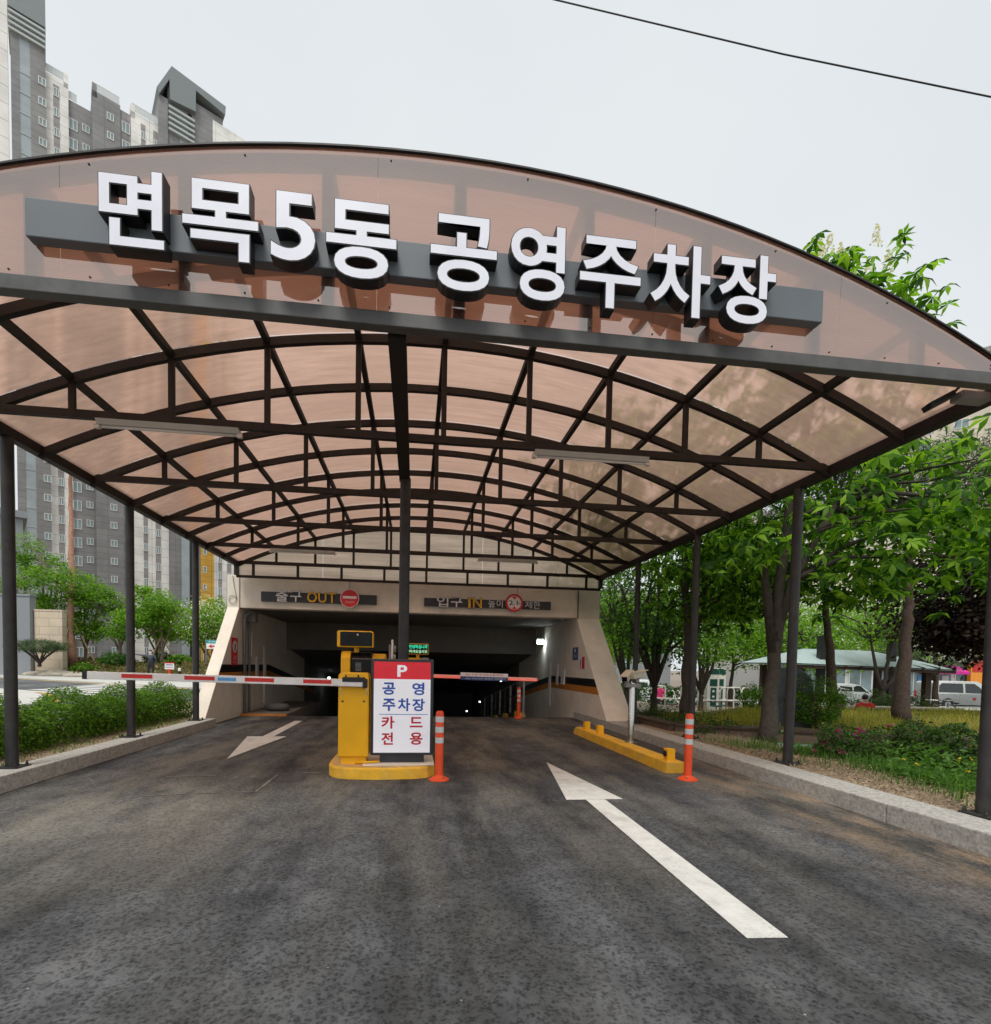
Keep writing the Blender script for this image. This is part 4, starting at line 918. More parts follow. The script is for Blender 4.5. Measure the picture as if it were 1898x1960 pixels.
e = MB(); e.bar((-3.6, .45, -.35), (2.2, -.35, -.35), .35, 1.1); e.build('bricks', 'brick', w2)
e = MB(); e.bar((-3.65, .45, .22), (2.25, -.35, .22), .42, .06); e.build('coping', 'rock', w2)
struct(sheet('teal_path', [(6.6, 7.2), (7.4, 7.4), (7.35, 8.6), (6.7, 8.95), (5.4, 9.5), (5.3, 8.9), (6.3, 8.3)], .075, 'teal', .08))
sheet('exercise_yard', [(9.8, 20.5), (20, 19), (21, 27), (12, 28.5)], -.60, 'redpave', .2)
sheet('plaza_pavement', [(8, 28), (30, 25), (60, 22), (60, 31), (9, 40)], -.72, 'pave', .2)
sheet('park_street', [(5, 40.5), (60, 31.3), (120, 22), (120, 45), (5, 60)], -.78, 'road', .2)
bz = lambda x, y: np.full_like(x, .24)
blades('dry_grass', 'yellow green grass growing on the raised planting bed', 'grass', [(8, 18, 8.4, 14, 3), (6.0, 9.5, 10.2, 12.3, 1), (13, 19, 6.6, 9, 1)], 30000, .24, 'dry', bz, .006)
blades('green_weeds', 'fresh green weeds along the gravel strip beside the kerb', 'weeds', [(5.75, 8.2, 3.6, 7.2, 3), (5.6, 6.3, 6.3, 8, .3), (6.3, 9.5, 2.5, 6.5, 2), (5.35, 5.8, 3.2, 8.6, .25)], 24000, .19, 'weed', zr, .0045, .28)
# leafy weeds: broad leaves on short stems
Q = np.stack([rng.uniform(5.6, 8.5, 1500), rng.uniform(3.4, 7.4, 1500)], -1); Q = Q[np.sin(Q[:, 0] * 3.1) + np.sin(Q[:, 1] * 2.7) > -.5]
Q = np.repeat(Q, 9, 0) + rng.normal(size=(len(Q) * 9, 2)) * .06
P = np.concatenate([Q, (zr(Q[:, 0], Q[:, 1]) + rng.uniform(.03, .45, len(Q)) * (.6 + .4 * np.sin(Q[:, 0] * 5)))[:, None]], 1)
V, F = leaf_arrays(P, rng.normal(size=P.shape) * .4 + np.array([0, 0, 1]), .075 * rng.uniform(.5, 1.4, len(P)), .45)
tag(link('leafy_weeds', fast_mesh('leafy_weeds', V, 3, F, 'weed')), 'broad leaved weeds crowding behind the gravel strip', 'weeds', kind='stuff')
Q = np.stack([rng.uniform(5.9, 8, 34), rng.uniform(3.7, 6.3, 34)], -1); P = np.repeat(np.concatenate([Q, rng.uniform(.3, .48, (34, 1))], 1), 6, 0) + rng.normal(size=(204, 3)) * .008
V, F = leaf_arrays(P, rng.normal(size=P.shape) + np.array([0, -.5, 1]), .028, .8)
MAT['yflower'] = leafmat('yellow_petal', [(.7, .5, .02), (.85, .65, .05)], .3)
tag(link('yellow_flowers', fast_mesh('yellow_flowers', V, 3, F, 'yflower')), 'tiny yellow flowers among the weeds', 'flowers', kind='stuff')
# gravel strip by the kerb
e = MB(); e.add([(4.845, -3, .163), (5.9, -3, .158), (5.9, 14, .158), (4.845, 14, .163)], [(0, 1, 2, 3)]); struct(e.build('gravel_strip', 'soil'))
e = MB(); e.add([(-4.525, -3, .172), (-6.6, -3, .215), (-6.6, 14, .215), (-4.525, 14, .172)], [(0, 3, 2, 1)]); struct(e.build('hedge_strip', 'soil'))

MAT['mulch'] = leafmat('mulch', [(.2, .14, .09), (.34, .25, .16), (.45, .35, .24), (.14, .1, .07)], .05, .9)
for nm, lb, x0, x1, y0, y1, n, zf in (('bark_mulch', 'tan bark chips strewn along the strip behind the right kerb', 4.86, 6.1, 2.5, 9.5, 14000, zr), ('dry_litter', 'dry leaf litter under the box hedge', -5.6, -4.54, 4, 12, 7000, lambda x, y: .172 + (-4.525 - x) * .0207)):
    Q = np.stack([rng.uniform(x0, x1, n), rng.uniform(y0, y1, n)], -1); P = np.concatenate([Q, (np.maximum(zf(Q[:, 0], Q[:, 1]), .163 if x0 > 0 else 0) + rng.uniform(.004, .02, n))[:, None]], 1)
    V, F = leaf_arrays(P, rng.normal(size=P.shape) * .35 + np.array([0, 0, 1]), .035 * rng.uniform(.4, 1.3, n), .5)
    tag(link(nm, fast_mesh(nm, V, 3, F, 'mulch')), lb, 'mulch', kind='stuff')
shrub('azalea_bush', 'azalea bush with magenta flowers behind the gravel strip', (6.42, 6.95, .02), (.52, .45, .3), 3800, .05, 'azal', flowers=22, fsize=.05)
for k, (x, y, z, s, lb) in enumerate([(7.3, 6.2, -.02, .55, 'dark leafy shrub with a few magenta flowers next to the near canopy post'), (8.4, 6.3, -.05, .6, 'dark leafy shrub between the near canopy post and the dry grass'), (7.75, 7.1, 0, .5, 'dark leafy shrub touching the azalea bush')]):
    shrub('leafy_shrub', lb, (x, y, z), (s, s * .8, .36), 3000, .06, 'azal', group='shrubs along the bed', flowers=2, fsize=.05)
shrub('privet_bush', 'rounded bright green bush beside the dark stone slab', (8.35, 9.95, .24), (.55, .45, .5), 6500, .05, 'hedge')
shrub('privet_bush', 'small dark green bush beside the exercise machines', (10.0, 14.2, .0), (.45, .4, .5), 3500, .06, 'hedge')
shrub('clipped_hedge', 'low clipped brown green hedge on the far brick wall', (16.6, 17.0, .1), (2.2, .4, .24), 6000, .06, 'azal', 'hedge', boxy=True)
shrub('withered_hedge', 'low withered hedge in front of the forked tree', (5.85, 11.2, .05), (.5, 1.9, .16), 6000, .05, 'azal', 'hedge', boxy=True)
t = thing('stone_slab', 'tall dark stone slab with rounded shoulder standing in the bed', 'stone', (8.0, 10.25, .2), R(-28))
e = MB(); e.prism([(-.42, 0), (.4, 0), (.4, .9), (.33, 1.12), (.15, 1.27), (-.42, 1.3)], -.12, .12, 'Y'); e.build('slab', 'slab', t, .03)

shrub('clipped_hedge', 'long dark clipped hedge along the edge of the plaza', (14.5, 29.2, -.75), (6.5, .5, .55), 9000, .16, 'leafd', 'hedge', boxy=True)
shrub('clipped_hedge', 'dark hedge block beside the white walking frame', (9.6, 26.4, -.7), (1.6, .5, .6), 3500, .14, 'leafd', 'hedge', boxy=True)
# trees on the right
ch, cl1 = tree('chestnut_tree', 'horse chestnut with large palmate leaves and flower spikes rising above the canopy', (6.37, 8.69, .05), [(0, 0, 0), (.03, .02, 1.1), (.08, 0, 2.2), (.2, .05, 3.6), (.5, .1, 5.6), (.9, 0, 7.4)], .135,
    [((.6, .1, 4.7), (2.3, 2.6, 2.1), 3), ((1.25, .3, 7.6), (1.75, .9, 1.0), 2.6), ((2.4, -.3, 3.55), (1.7, 2.0, 1.0), 1.8)], 190, 11, .34, .225, 'chest', 'bark', palm=True, keep=lambda Q: roof_clear(Q) & ~((Q[:, 2] > 5.3) & (Q[:, 0] > 9.0)) & ~((Q[:, 2] > 5.0) & (Q[:, 1] < 7.2)), limbs=40, up=1.0, stems=[[(.05, 0, 1.7), (-.1, .1, 3.0), (-.15, .3, 4.6)], [(.05, 0, 1.9), (.3, -.1, 3.0), (.9, -.3, 4.3)]])
cl = cl1[np.argsort(-cl1[:, 2])][:22]; Vp = []
for c in cl[::2]:
    h = np.linspace(0, 1, 90); rad = .07 * (1 - h) + .008; a = rng.uniform(0, 6.28, 90)
    Vp.append(np.stack([c[0] + rad * np.cos(a), c[1] + rad * np.sin(a), c[2] + .38 + h * .36], -1))
P = np.concatenate(Vp); V, F = leaf_arrays(P, rng.normal(size=P.shape) + np.array([0, 0, .5]), .045, .8); link('flower_spikes', fast_mesh('flower_spikes', V, 3, F, 'petal'), ch)
tree('chestnut_tree', 'second horse chestnut with forked trunk beside the withered hedge', (6.23, 11.3, .0), [(0, 0, 0), (-.02, 0, 1.2), (0, 0, 2.0), (-.12, 0, 3.6), (-.2, .2, 5.6)], .15,
    [((-.6, .2, 5.3), (2.6, 2.4, 1.8), 3), ((.9, -.2, 3.4), (1.5, 1.6, .9), 1.5)], 150, 11, .33, .22, 'chest', 'bark', palm=True, keep=roof_clear, limbs=30, up=1.0, stems=[[(0, 0, 1.8), (.28, .02, 2.8), (.5, .1, 4.6)]])
ms = lambda: [[(0, 0, 1.0), (s * .25, rng.uniform(-.3, .3), 2.0), (s * .55, rng.uniform(-.5, .5), 3.2)] for s in (-1.6, -.9, -.3, .5, 1.2)]
for (b, lb, h, seedn) in [((6.85, 14.25, -.1), 'multi stemmed tree fanning out beside the portal wall', 3.8, 0), ((7.6, 18.0, -.3), 'multi stemmed tree with fine leaves behind the camera post', 4.6, 1), ((6.6, 21.5, -.2), 'slender multi stemmed tree close behind the portal', 4.8, 2), ((11.4, 19.6, -.5), 'multi stemmed tree beside the exercise machines', 4.4, 3)]:
    tree('zelkova_tree', lb, b, [(0, 0, 0), (0, .02, .7), (.05, 0, 1.3), (.1, .1, 2.6)], .11, [((.1, .1, h), (2.1, 2.0, 1.7), 3), ((.2, -.4, h - 1.4), (1.6, 1.5, .8), 1)], 100, 60, .36, .12, 'leafd' if seedn in (0, 2) else 'leafm', 'bark', limbs=34, keep=roof_clear, stems=ms(), group='multi stemmed park trees')
pine = lambda b, tr, r0, cr, lb, n=60: tree('pine_tree', lb, b, tr, r0, cr, n, 170, .3, .17, 'needle', 'barkp', flat=.35, lw=.12, limbs=26, up=.6)
pine((9.6, 10.9, .24), [(0, 0, 0), (-.1, 0, 1.25), (-.22, 0, 2.0), (-.33, 0, 2.9), (-.1, .1, 4.6)], .115, [((-.2, .1, 5.3), (1.7, 1.6, .9), 1)], 'leaning pine with knotted bare trunk next to the stone slab')
pine((11.42, 10.95, .24), [(0, 0, 0), (.0, 0, 1.25), (.02, 0, 2.4), (.06, 0, 3.1), (.1, .1, 5.0)], .165, [((.2, .2, 5.6), (2.0, 1.8, 1.0), 1)], 'stout straight pine with deeply cracked bark in the dry grass')
pine((23.5, 21, -.75), [(0, 0, 0), (.1, 0, 1.3), (0, 0, 2.4), (.1, .1, 4.6)], .15, [((-.6, 0, 3.2), (2.4, 2, 1.0), 1), ((.3, 0, 4.6), (1.6, 1.6, .7), .6)], 'spreading pine between the pavilion and the silver van', 80)
tree('copper_tree', 'dark purple leaved tree behind the near canopy post', (15.3, 12.2, .2), [(0, 0, 0), (.02, 0, 1.6), (-.1, .1, 3.0), (-.3, .2, 5.6)], .1, [((-.9, .1, 3.7), (1.8, 1.9, 1.9), 3), ((-.3, -.2, 2.4), (1.7, 1.7, .8), 1.4), ((.8, -.8, 4.8), (1.9, 1.7, 1.7), 1.6)], 260, 95, .3, .15, 'copper', 'bark', limbs=36)
tree('golden_tree', 'yellow green leaved tree showing past the copper tree', (19.5, 14, -.4), [(0, 0, 0), (0, 0, 2), (.1, 0, 4.5), (0, 0, 7)], .12, [((0, 0, 6.6), (2.4, 2.2, 2.3), 1)], 80, 50, .4, .13, 'leafy', 'bark', group=None)
tree('forked_tree', 'dark forked tree standing on the far low brick wall', (17.9, 18.0, .2), [(0, 0, 0), (0, 0, .5), (.1, 0, 1.0), (.3, 0, 2.4)], .13, [((.1, .2, 3.6), (2.2, 2, 1.1), 1)], 70, 55, .36, .12, 'leafm', 'bark', stems=[[(0, 0, .4), (-.25, 0, 1.1), (-.5, .1, 2.4)], [(0, 0, .5), (.45, 0, 1.0), (.9, .1, 2.2)]])
LB = ['broad maple behind the pavilion roof', 'light green maple beyond the seated people', 'rounded maple behind the exercise machines', 'tall maple at the edge of the plaza', 'maple shading the white storefront', 'dense maple behind the pink coat', 'far maple near the portal corner', 'maple rising beyond the parked white car', 'maple over the orange shop sign', 'tall maple behind the multi stemmed trees']
for k, (x, y, h, r) in enumerate([(21, 26, 4.2, 3.0), (24.5, 28, 4.8, 3.2), (17.5, 27, 4.6, 3.0), (13.5, 31, 5.2, 3.4), (30, 29.5, 5.0, 3.0), (10.5, 30, 4.8, 3.0), (8.2, 27, 4.4, 2.8), (28, 38.5, 6, 3.6), (37, 27, 5.2, 3.2), (9.5, 37, 6.5, 4.0)]):
    tree('maple_tree', LB[k], (x, y, -.75), [(0, 0, 0), (rng.uniform(-.1, .1), 0, 1.2), (.1, .1, 2.4), (0, .2, h)], .13, [((0, 0, h), (r, r * .9, h * .38), 3), ((.4, -.5, h * .68), (r * .8, r * .7, h * .16), 1)], 95, 60, .5, .2, 'leafy' if k in (1, 3, 6) else 'leafm', 'bark', group='park maples', flat=.4, limbs=24)

# ------------------------------------------------------------------ left side: hedge and garden
shrub('box_hedge', 'low bushy box hedge along the left kerb', (-5.32, 8.25, .17), (.52, 4.3, .27), 60000, .05, 'hedge', 'hedge', boxy=True, lw=.5, stemn=60)
blades('verge_grass', 'sparse grass at the foot of the box hedge', 'grass', [(-4.75, -4.55, 4.4, 11.6)], 900, .08, 'weed', lambda x, y: np.full_like(x, .17), .006)
def bzl(x, y): return zl(x, y)
MAT['gcover'] = leafmat('ground_cover', [(.07, .09, .02), (.15, .10, .05), (.09, .15, .025), (.2, .09, .06), (.12, .17, .03)], .3)
gx_, gy_ = rng.uniform(-34, -5, 60000), rng.uniform(27, 45, 60000); dd = (gx_ + 15.4) * .491 + (gy_ - 32.3) * .871
k = (dd > .2) & (dd < 5.5); P = np.stack([gx_[k], gy_[k], zl(gx_[k], gy_[k]) + rng.uniform(0, .5, k.sum()) * (.5 + .5 * np.sin(gx_[k] * 1.3) * np.sin(gy_[k] * 1.1 + 1))], -1)
V, F = leaf_arrays(P, rng.normal(size=P.shape) * .6 + np.array([0, -.3, .7]), .2 * rng.uniform(.5, 1.3, len(P)), .6)
tag(link('ground_cover', fast_mesh('ground_cover', V, 3, F, 'gcover')), 'mixed reddish and green ground cover on the garden slope', 'ground cover', kind='stuff')
tree('red_pine', 'tall red barked pine trunk held by wooden props', (-24.05, 40.28, .9), [(0, 0, 0), (-.12, 0, 3.2), (.08, 0, 6.6), (-.04, 0, 9.0), (-.1, .2, 12), (.1, .2, 16)], .25, [((0, .2, 15.8), (3, 2.8, 1.3), 1)], 70, 150, .5, .3, 'needle', 'barkr', flat=.3, lw=.12, limbs=20)
rp = [o for o in C.objects if o.name.startswith('red_pine')][-1]
for a in (.3, 2.3, 4.3):
    e = MB(); e.tube([(1.5 * math.cos(a), 1.2 * math.sin(a), -.1), (.12 * math.cos(a), .1 * math.sin(a), 3.0)], .05, 6); e.build('prop', 'wood', rp)
e = MB(); e.lathe([(.34, 5.1), (.34, 5.25)], (-.03, 0, 0), 10); e.build('rope_band', 'wood', rp)
def garden_maple(b, lb, h, r, lm='leafm', props=False, n=90):
    pads = [((rng.uniform(-.75, .75) * r, rng.uniform(-.5, .5) * r, h * (f + rng.uniform(-.05, .05))), (r * q, r * q * .8, h * .10), q) for f, q in ((.42, .5), (.55, .8), (.7, .95), (.85, .7), (.98, .5))]
    t, _ = tree('garden_maple', lb, b, [(0, 0, 0), (.1, 0, h * .25), (-.1, .1, h * .5), (.1, 0, h * .85)], .11, pads, n, 52, .34, .2, lm, 'barkl', flat=.45, group='garden maples', limbs=30, stems=[[(.05, 0, h * .2), (.5, .1, h * .45), (.9, .1, h * .7)], [(.05, 0, h * .18), (-.5, .1, h * .4), (-1.0, 0, h * .7)]])
    if props:
        for a in (.2, 2.2, 4.2):
            e = MB(); e.tube([(1.1 * math.cos(a), 1.0 * math.sin(a), -.1), (.08 * math.cos(a), .08 * math.sin(a), 1.9)], .045, 6); e.build('prop', 'wood', t)
garden_maple((-26.0, 40.4, .9), 'layered garden maple in front of the beige stone wall', 8.3, 2.3, n=130)
garden_maple((-24.0, 41.6, 1.0), 'layered garden maple standing behind the red pine', 6.2, 2.4, n=120)
garden_maple((-21.4, 41.0, 1.05), 'dense garden maple between the red pine and the second canopy post', 5.4, 2.1)
garden_maple((-17.8, 39.5, 1.05), 'propped garden maple behind the pointing person', 5.3, 2.0, props=True, n=120)
garden_maple((-16.0, 42.5, 1.05), 'small garden maple next to the white blossoming tree', 4.6, 1.8, 'leafy')
garden_maple((-19.8, 43, 1.05), 'yellow green garden maple behind the propped one', 4.9, 2.2, 'leafy')
garden_maple((-29.5, 43, 1.0), 'garden maple rising behind the grey granite wall', 6.6, 2.2)
tb, clb = tree('blossom_tree', 'leafy tree sprinkled with white blossom beside the portal wall', (-14.3, 39.1, 1.05), [(0, 0, 0), (.05, 0, 1.2), (-.1, 0, 2.2), (0, 0, 3.4)], .09, [((0, 0, 3.0), (2.0, 1.7, 1.3), 1)], 90, 60, .4, .17, 'leafm', 'barkl', stems=[[(0, 0, .3), (.4, 0, 1.4), (.7, 0, 2.5)], [(0, 0, .3), (-.4, 0, 1.4), (-.8, 0, 2.5)]])
P = np.repeat(clb, 14, 0) + rng.normal(size=(len(clb) * 14, 3)) * .36 + np.array([0, -.15, .2]); V, F = leaf_arrays(P, rng.normal(size=P.shape) + np.array([0, 0, .5]), .13, .8); link('blossom', fast_mesh('blossom', V, 3, F, 'petal'), tb)
tree('umbrella_pine', 'low umbrella shaped pine shrub spreading over many bare stems', (-23.55, 36.2, .9), [(0, 0, 0), (0, 0, .2), (.05, 0, .45)], .1, [((.05, 0, 1.25), (1.55, 1.3, .42), 1)], 90, 120, .2, .12, 'needle', 'bark', cat='shrub', flat=.35, lw=.16, limbs=46, stems=[[(0, 0, .15), (math.cos(a) * .4, math.sin(a) * .35, .6), (math.cos(a) * .9, math.sin(a) * .8, 1.05)] for a in np.linspace(0, 6.28, 9)[:-1]])
for x, y, r, lb in [(-20.3, 38.6, 1.1, 'rounded dark shrub left of the pointing person'), (-21.6, 37.3, .8, 'broad leaved shrub below the wooden props'), (-15.6, 37.2, .8, 'low shrub behind the orange stand'), (-12.6, 36.0, .7, 'low shrub beside the direction sign'), (-18.5, 40.8, 1.0, 'dark shrub behind the propped maple'), (-26.6, 38.8, .8, 'low shrub under the beige stone wall'), (-13.4, 40.2, 1.0, 'dark shrub beneath the blossoming tree')]:
    shrub('garden_shrub', lb, (x, y, float(zl(np.float64(x), np.float64(y)))), (r, r * .8, r * .42), 1800, .17, 'leafd' if 'dark' in lb else 'hedge', group='garden shrubs')
for x, y, s, lb in [(-22.6, 36.6, 1.0, 'long pale boulder at the edge of the garden slope'), (-24.2, 37.6, .8, 'flat pale boulder below the umbrella pine'), (-20.8, 35.5, .6, 'small pale boulder by the far pavement')]:
    bmh = bmesh.new(); bmesh.ops.create_icosphere(bmh, subdivisions=3, radius=1)
    for v in bmh.verts: v.co += v.normal * (.13 * math.sin(v.co.x * 5 + s * 9) + .1 * math.sin(v.co.y * 7 + v.co.z * 4)); v.co = Vector((v.co.x * 1.5 * s, v.co.y * .7 * s, v.co.z * .34 * s))
    me = bpy.data.meshes.new('boulder'); bmh.to_mesh(me); bmh.free(); me.materials.append(MAT['rock']); o = link('boulder', me, smooth=True); o.location = (x, y, float(zl(np.float64(x), np.float64(y))) + .1); tag(o, lb, 'boulder', 'boulders on the garden slope')
t = thing('garden_wall', 'grey granite garden wall beyond the side road', 'wall', (-25.5, 37.6, .2)); e = MB(); e.box(-6, .5, 0, .6, -.2, 5.2); e.build('wall_body', 'granite', t, .02)
e = MB(); e.box(-6.05, .55, -.05, .65, 5.2, 5.35); e.build('coping', 'granite', t, .02)
t = thing('garden_wall', 'beige stone garden wall next to the grey granite wall', 'wall', (-23.3, 36.6, .2)); t.location = (-23.45, 37.9, .2); e = MB(); e.box(-1.5, .2, 0, .5, -.2, 4.3); e.build('wall_body', 'beige', t, .02)
e = MB(); e.box(-1.53, .23, -.03, .53, 4.3, 4.42); e.build('coping', 'beige', t, .01)

# ------------------------------------------------------------------ apartment blocks on the left
FD = Vector((.84318, .53762, 0)); FN = Vector((.53762, -.84318, 0)); FA = Vector((-53.6, 84.6, 0)); FANG = math.atan2(FD.y, FD.x)
apt = thing('apartment_tower', 'long grey and white apartment block with stepped bays and many windows', 'apartment building', (FA.x, FA.y, 0), FANG)
def bay(s0, s1, out, z1, m, name='bay', parent=None):
    e = MB(); e.box(s0, s1, -out, 9, 0, z1); return e.build(name, m, parent or apt)
def win_mesh(w, h, panes=2):
    e = MB(); f = .07
    e.box(-w / 2, w / 2, -.06, .02, -h / 2, -h / 2 + f); e.box(-w / 2, w / 2, -.06, .02, h / 2 - f, h / 2)
    e.box(-w / 2, -w / 2 + f, -.06, .02, -h / 2 + f, h / 2 - f); e.box(w / 2 - f, w / 2, -.06, .02, -h / 2 + f, h / 2 - f)
    for k in range(1, panes): x = -w / 2 + w * k / panes; e.box(x - f / 2, x + f / 2, -.05, .02, -h / 2 + f, h / 2 - f)
    p = MB(); p.box(-w / 2 + f, w / 2 - f, -.02, .01, -h / 2 + f, h / 2 - f)
    return e.mesh('window', 'white'), p.mesh('pane', 'aglass')
WS = win_mesh(.85, 1.0); WL = win_mesh(1.0, 1.5); WN = win_mesh(.62, 1.15); WY = win_mesh(.55, 1.05, 1)
def column(parent, s, out, z0, n, W, dz=2.755):
    for k in range(n):
        o = link('window', W[0], parent); o.location = (s, -out - .012, z0 + dz * k); p = link('pane', W[1], o)
bay(-3.3, -2.44, .9, 87, 'aptdark'); bay(-2.44, -1.26, .82, 87, 'glassstrip', 'stair_glazing'); bay(-1.26, .35, .9, 89.6, 'aptdark')
for k in range(31):
    e = MB(); e.box(-2.44, -1.26, -.88, -.8, 2.7 * k + 1.2, 2.7 * k + 1.32); e.build('glazing_bar', 'crownl', apt)
bay(.35, 2.92, .35, 84.6, 'aptwhite'); bay(2.92, 5.68, .0, 82.8, 'aptdark'); bay(5.68, 9.1, 1.1, 85.2, 'aptdark'); bay(9.1, 10.45, .9, 84.8, 'aptgrey')
bay(10.45, 15.3, .9, 85.6, 'aptwhite')
for s0, s1 in ((11.75, 12.35), (13.4, 14.15)): bay(s0, s1, .92, 84.5, 'aptgrey', 'grey_strip')
bay(1.2, 1.9, .37, 83.5, 'aptgrey', 'grey_strip'); bay(9.45, 10.15, .93, 83.8, 'aptdark', 'grey_strip')
column(apt, .0, .9, 2.6, 30, WS); column(apt, 1.55, .38, 2.6, 30, WN); column(apt, 3.45, 0, 2.4, 29, WL); column(apt, 4.95, 0, 2.8, 29, WS)
column(apt, 7.85, 1.1, 2.8, 30, WS); column(apt, 9.8, .935, 2.6, 30, WL); column(apt, 12.05, .925, 2.9, 30, WN); column(apt, 13.8, .925, 2.7, 30, WN)
for s0, s1, z, o_ in ((.4, 2.4, 84.6, .3), (2.95, 3.9, 82.8, 0), (6.3, 9.0, 85.2, 1.0), (10.6, 14.6, 85.6, .85)):
    e = MB(); e.box(s0, s1, -o_ - .02, -o_ + .02, z + .15, z + 1.15); e.build('parapet_glass', 'railglass', apt)
    e = MB(); e.box(s0, s1, -o_ - .04, -o_ + .04, z + 1.15, z + 1.22); e.build('handrail', 'white', apt)
for s0, s1, z, o_ in ((2.4, 2.92, 85.9, .35), (5.68, 6.25, 86.3, 1.1), (10.45, 11.0, 86.6, .9)):
    e = MB(); e.box(s0, s1, -o_, 1, z - 2, z); e.build('parapet_pier', 'aptdark' if s0 == 5.68 else 'aptwhite', apt)
# crown of the stair tower
e = MB(); e.box(-3.6, .45, -1.3, 5, 89.7, 99); e.build('tower_crown', 'crown', apt)
e = MB(); e.box(-3.3, -1.3, -.9, 4, 87, 89.7); e.build('tower_neck', 'aptdark', apt)
for k in range(4):
    e = MB(); e.box(-3.5, .4, -1.25, 3, 86.9 + k * .75, 87.2 + k * .75); e.build('louvre_fin', 'crownl', apt)
# second tower with the angled crown
tw = thing('apartment_tower', 'dark grey apartment tower with angled grey crown and louvres', 'apartment building', (FA.x, FA.y, 0), FANG)
bay(15.35, 23.4, 1.2, 92.4, 'aptdark', 'shaft', tw)
e = MB(); e.prism([(13.75, 90.4), (15.8, 94.95), (23.7, 94.1), (23.6, 92.7), (19.2, 93.6), (19.2, 90.3), (15.55, 89.8), (15.5, 92.8), (14.1, 89.7)], -2.0, 3.5, 'Y'); e.build('crown', 'crown', tw)
for k in range(5):
    e = MB(); e.box(15.4, 19.1, -1.75, 2, 85.4 + k * .85, 85.75 + k * .85); e.build('louvre_fin', 'crownl', tw)
bay(17.0, 18.2, 1.28, 89.5, 'glassstrip', 'stair_glazing', tw)
e = MB(); e.box(14.05, 15.3, -1.5, 3, 60, 90); e.build('corner_shaft', 'aptdark', tw)
e = MB(); e.box(18.2, 18.75, -1.3, -1.1, 0, 90); e.build('recess_panel', 'black', tw)
tw2 = thing('apartment_tower', 'yellow faced apartment block beyond the dark tower', 'apartment building', (FA.x, FA.y, 0), FANG)
bay(19.85, 21.85, 1.5, 79, 'aptyellow', 'yellow_bay', tw2); column(tw2, 20.46, 1.5, 2.1, 25, WY, 2.96)
bay(21.86, 27, 1.3, 91.3, 'aptwhite', 'white_bay', tw2); bay(22.6, 23.2, 1.34, 88, 'aptgrey', 'grey_strip', tw2); bay(24.0, 24.7, 1.34, 88, 'aptgrey', 'grey_strip', tw2)
column(tw2, 22.9, 1.35, 2.5, 30, WN); column(tw2, 24.35, 1.35, 2.5, 30, WN)
nb = thing('apartment_tower', 'nearest white panelled apartment block on a grey granite podium', 'apartment building', (-34.3, 50.1, 0), R(36))
e = MB(); e.box(-22, 0, 0, 14, 14.0, 88); e.build('tower', 'aptwhite', nb)
e = MB(); e.box(-22.4, .45, -.4, 14.5, 0, 13.4); e.build('podium', 'granite', nb)
e = MB(); e.box(-22.6, .75, -.7, 14.7, 13.4, 13.98); e.build('ledge', 'granite', nb)

# ------------------------------------------------------------------ buildings on the right
sb = thing('shop_building', 'white shop building with wide glazed fronts across the street', 'shop', (37, 42.2, -.9), R(-7.5))
e = MB(); e.box(-6, 16, .3, 12, 0, 9); e.build('wall', 'shop', sb)
e = MB(); e.box(-6.1, 16.1, -.6, .35, 3.4, 4.6); e.build('sign_band', 'shop', sb, .02)
for k in range(9):
    x = -5.5 + k * 2.35; e = MB(); e.box(x, x + 2.05, .2, .32, .35, 3.1); o = e.build('window', 'white', sb)
    for q in range(2):
        p = MB(); p.box(x + .06 + q * 1.0, x + .98 + q * 1.0, .17, .21, .42, 3.03); p.build('pane', 'shopglass', o)
e = MB(); e.prism([(-.2, 3.1), (-1.6, 2.55), (-1.6, 2.35), (-.2, 2.9)], 7.4, 10.6, 'X'); e.build('awning', 'awning', sb)
e = MB(); e.box(11.6, 12.9, -.6, -.2, 1.2, 8.0); e.build('vertical_sign', 'osign', sb, .03)
e = MB(); e.box(11.7, 12.8, -.64, -.605, 2.6, 3.6); e.build('sign_panel', 'redlamp', sb)
for x, m in ((7.6, 'sticker'), (8.7, 'purple'), (9.7, 'white')):
    e = MB(); e.box(x, x + .6, .1, .16, .9, 2.2); e.build('poster', m, sb)
def block(name, label, loc, rz, w, d, h, m, cols, wz=3.0, W=None):
    t = thing(name, label, 'apartment building', loc, rz); e = MB(); e.box(-w / 2, w / 2, 0, d, 0, h); e.build('wall', m, t)
    e = MB(); e.box(-w / 2 - .2, w / 2 + .2, -.2, d, h, h + .9); e.build('parapet', 'aptgrey', t)
    for s in cols: column(t, s, 0, 2.5, int((h - 2) / wz), W or WS, wz)
MAT['aptcream'] = brickmat('cream_panels', (.6, .55, .44), (.63, .57, .46), (.5, .45, .36), 4, 3, bmp=.05, offset=0)
WB = win_mesh(2.0, 1.5)
block('apartment_tower', 'tall cream apartment tower beyond the copper tree', (99, 82, -1), R(-48), 22, 14, 59, 'aptcream', [-8, -3, 3, 8], 3.0, WB)
block('apartment_tower', 'cream apartment block behind the park trees', (55, 66, -1), R(-25), 26, 14, 24, 'aptcream', [-11, -7, -3, 1, 5, 9], 3.0, WB)
block('apartment_tower', 'pale low block behind the multi stemmed trees', (19, 62, -1), R(-10), 24, 12, 11, 'granite', [-9, -5, -1, 3, 7], 3.0, WB)

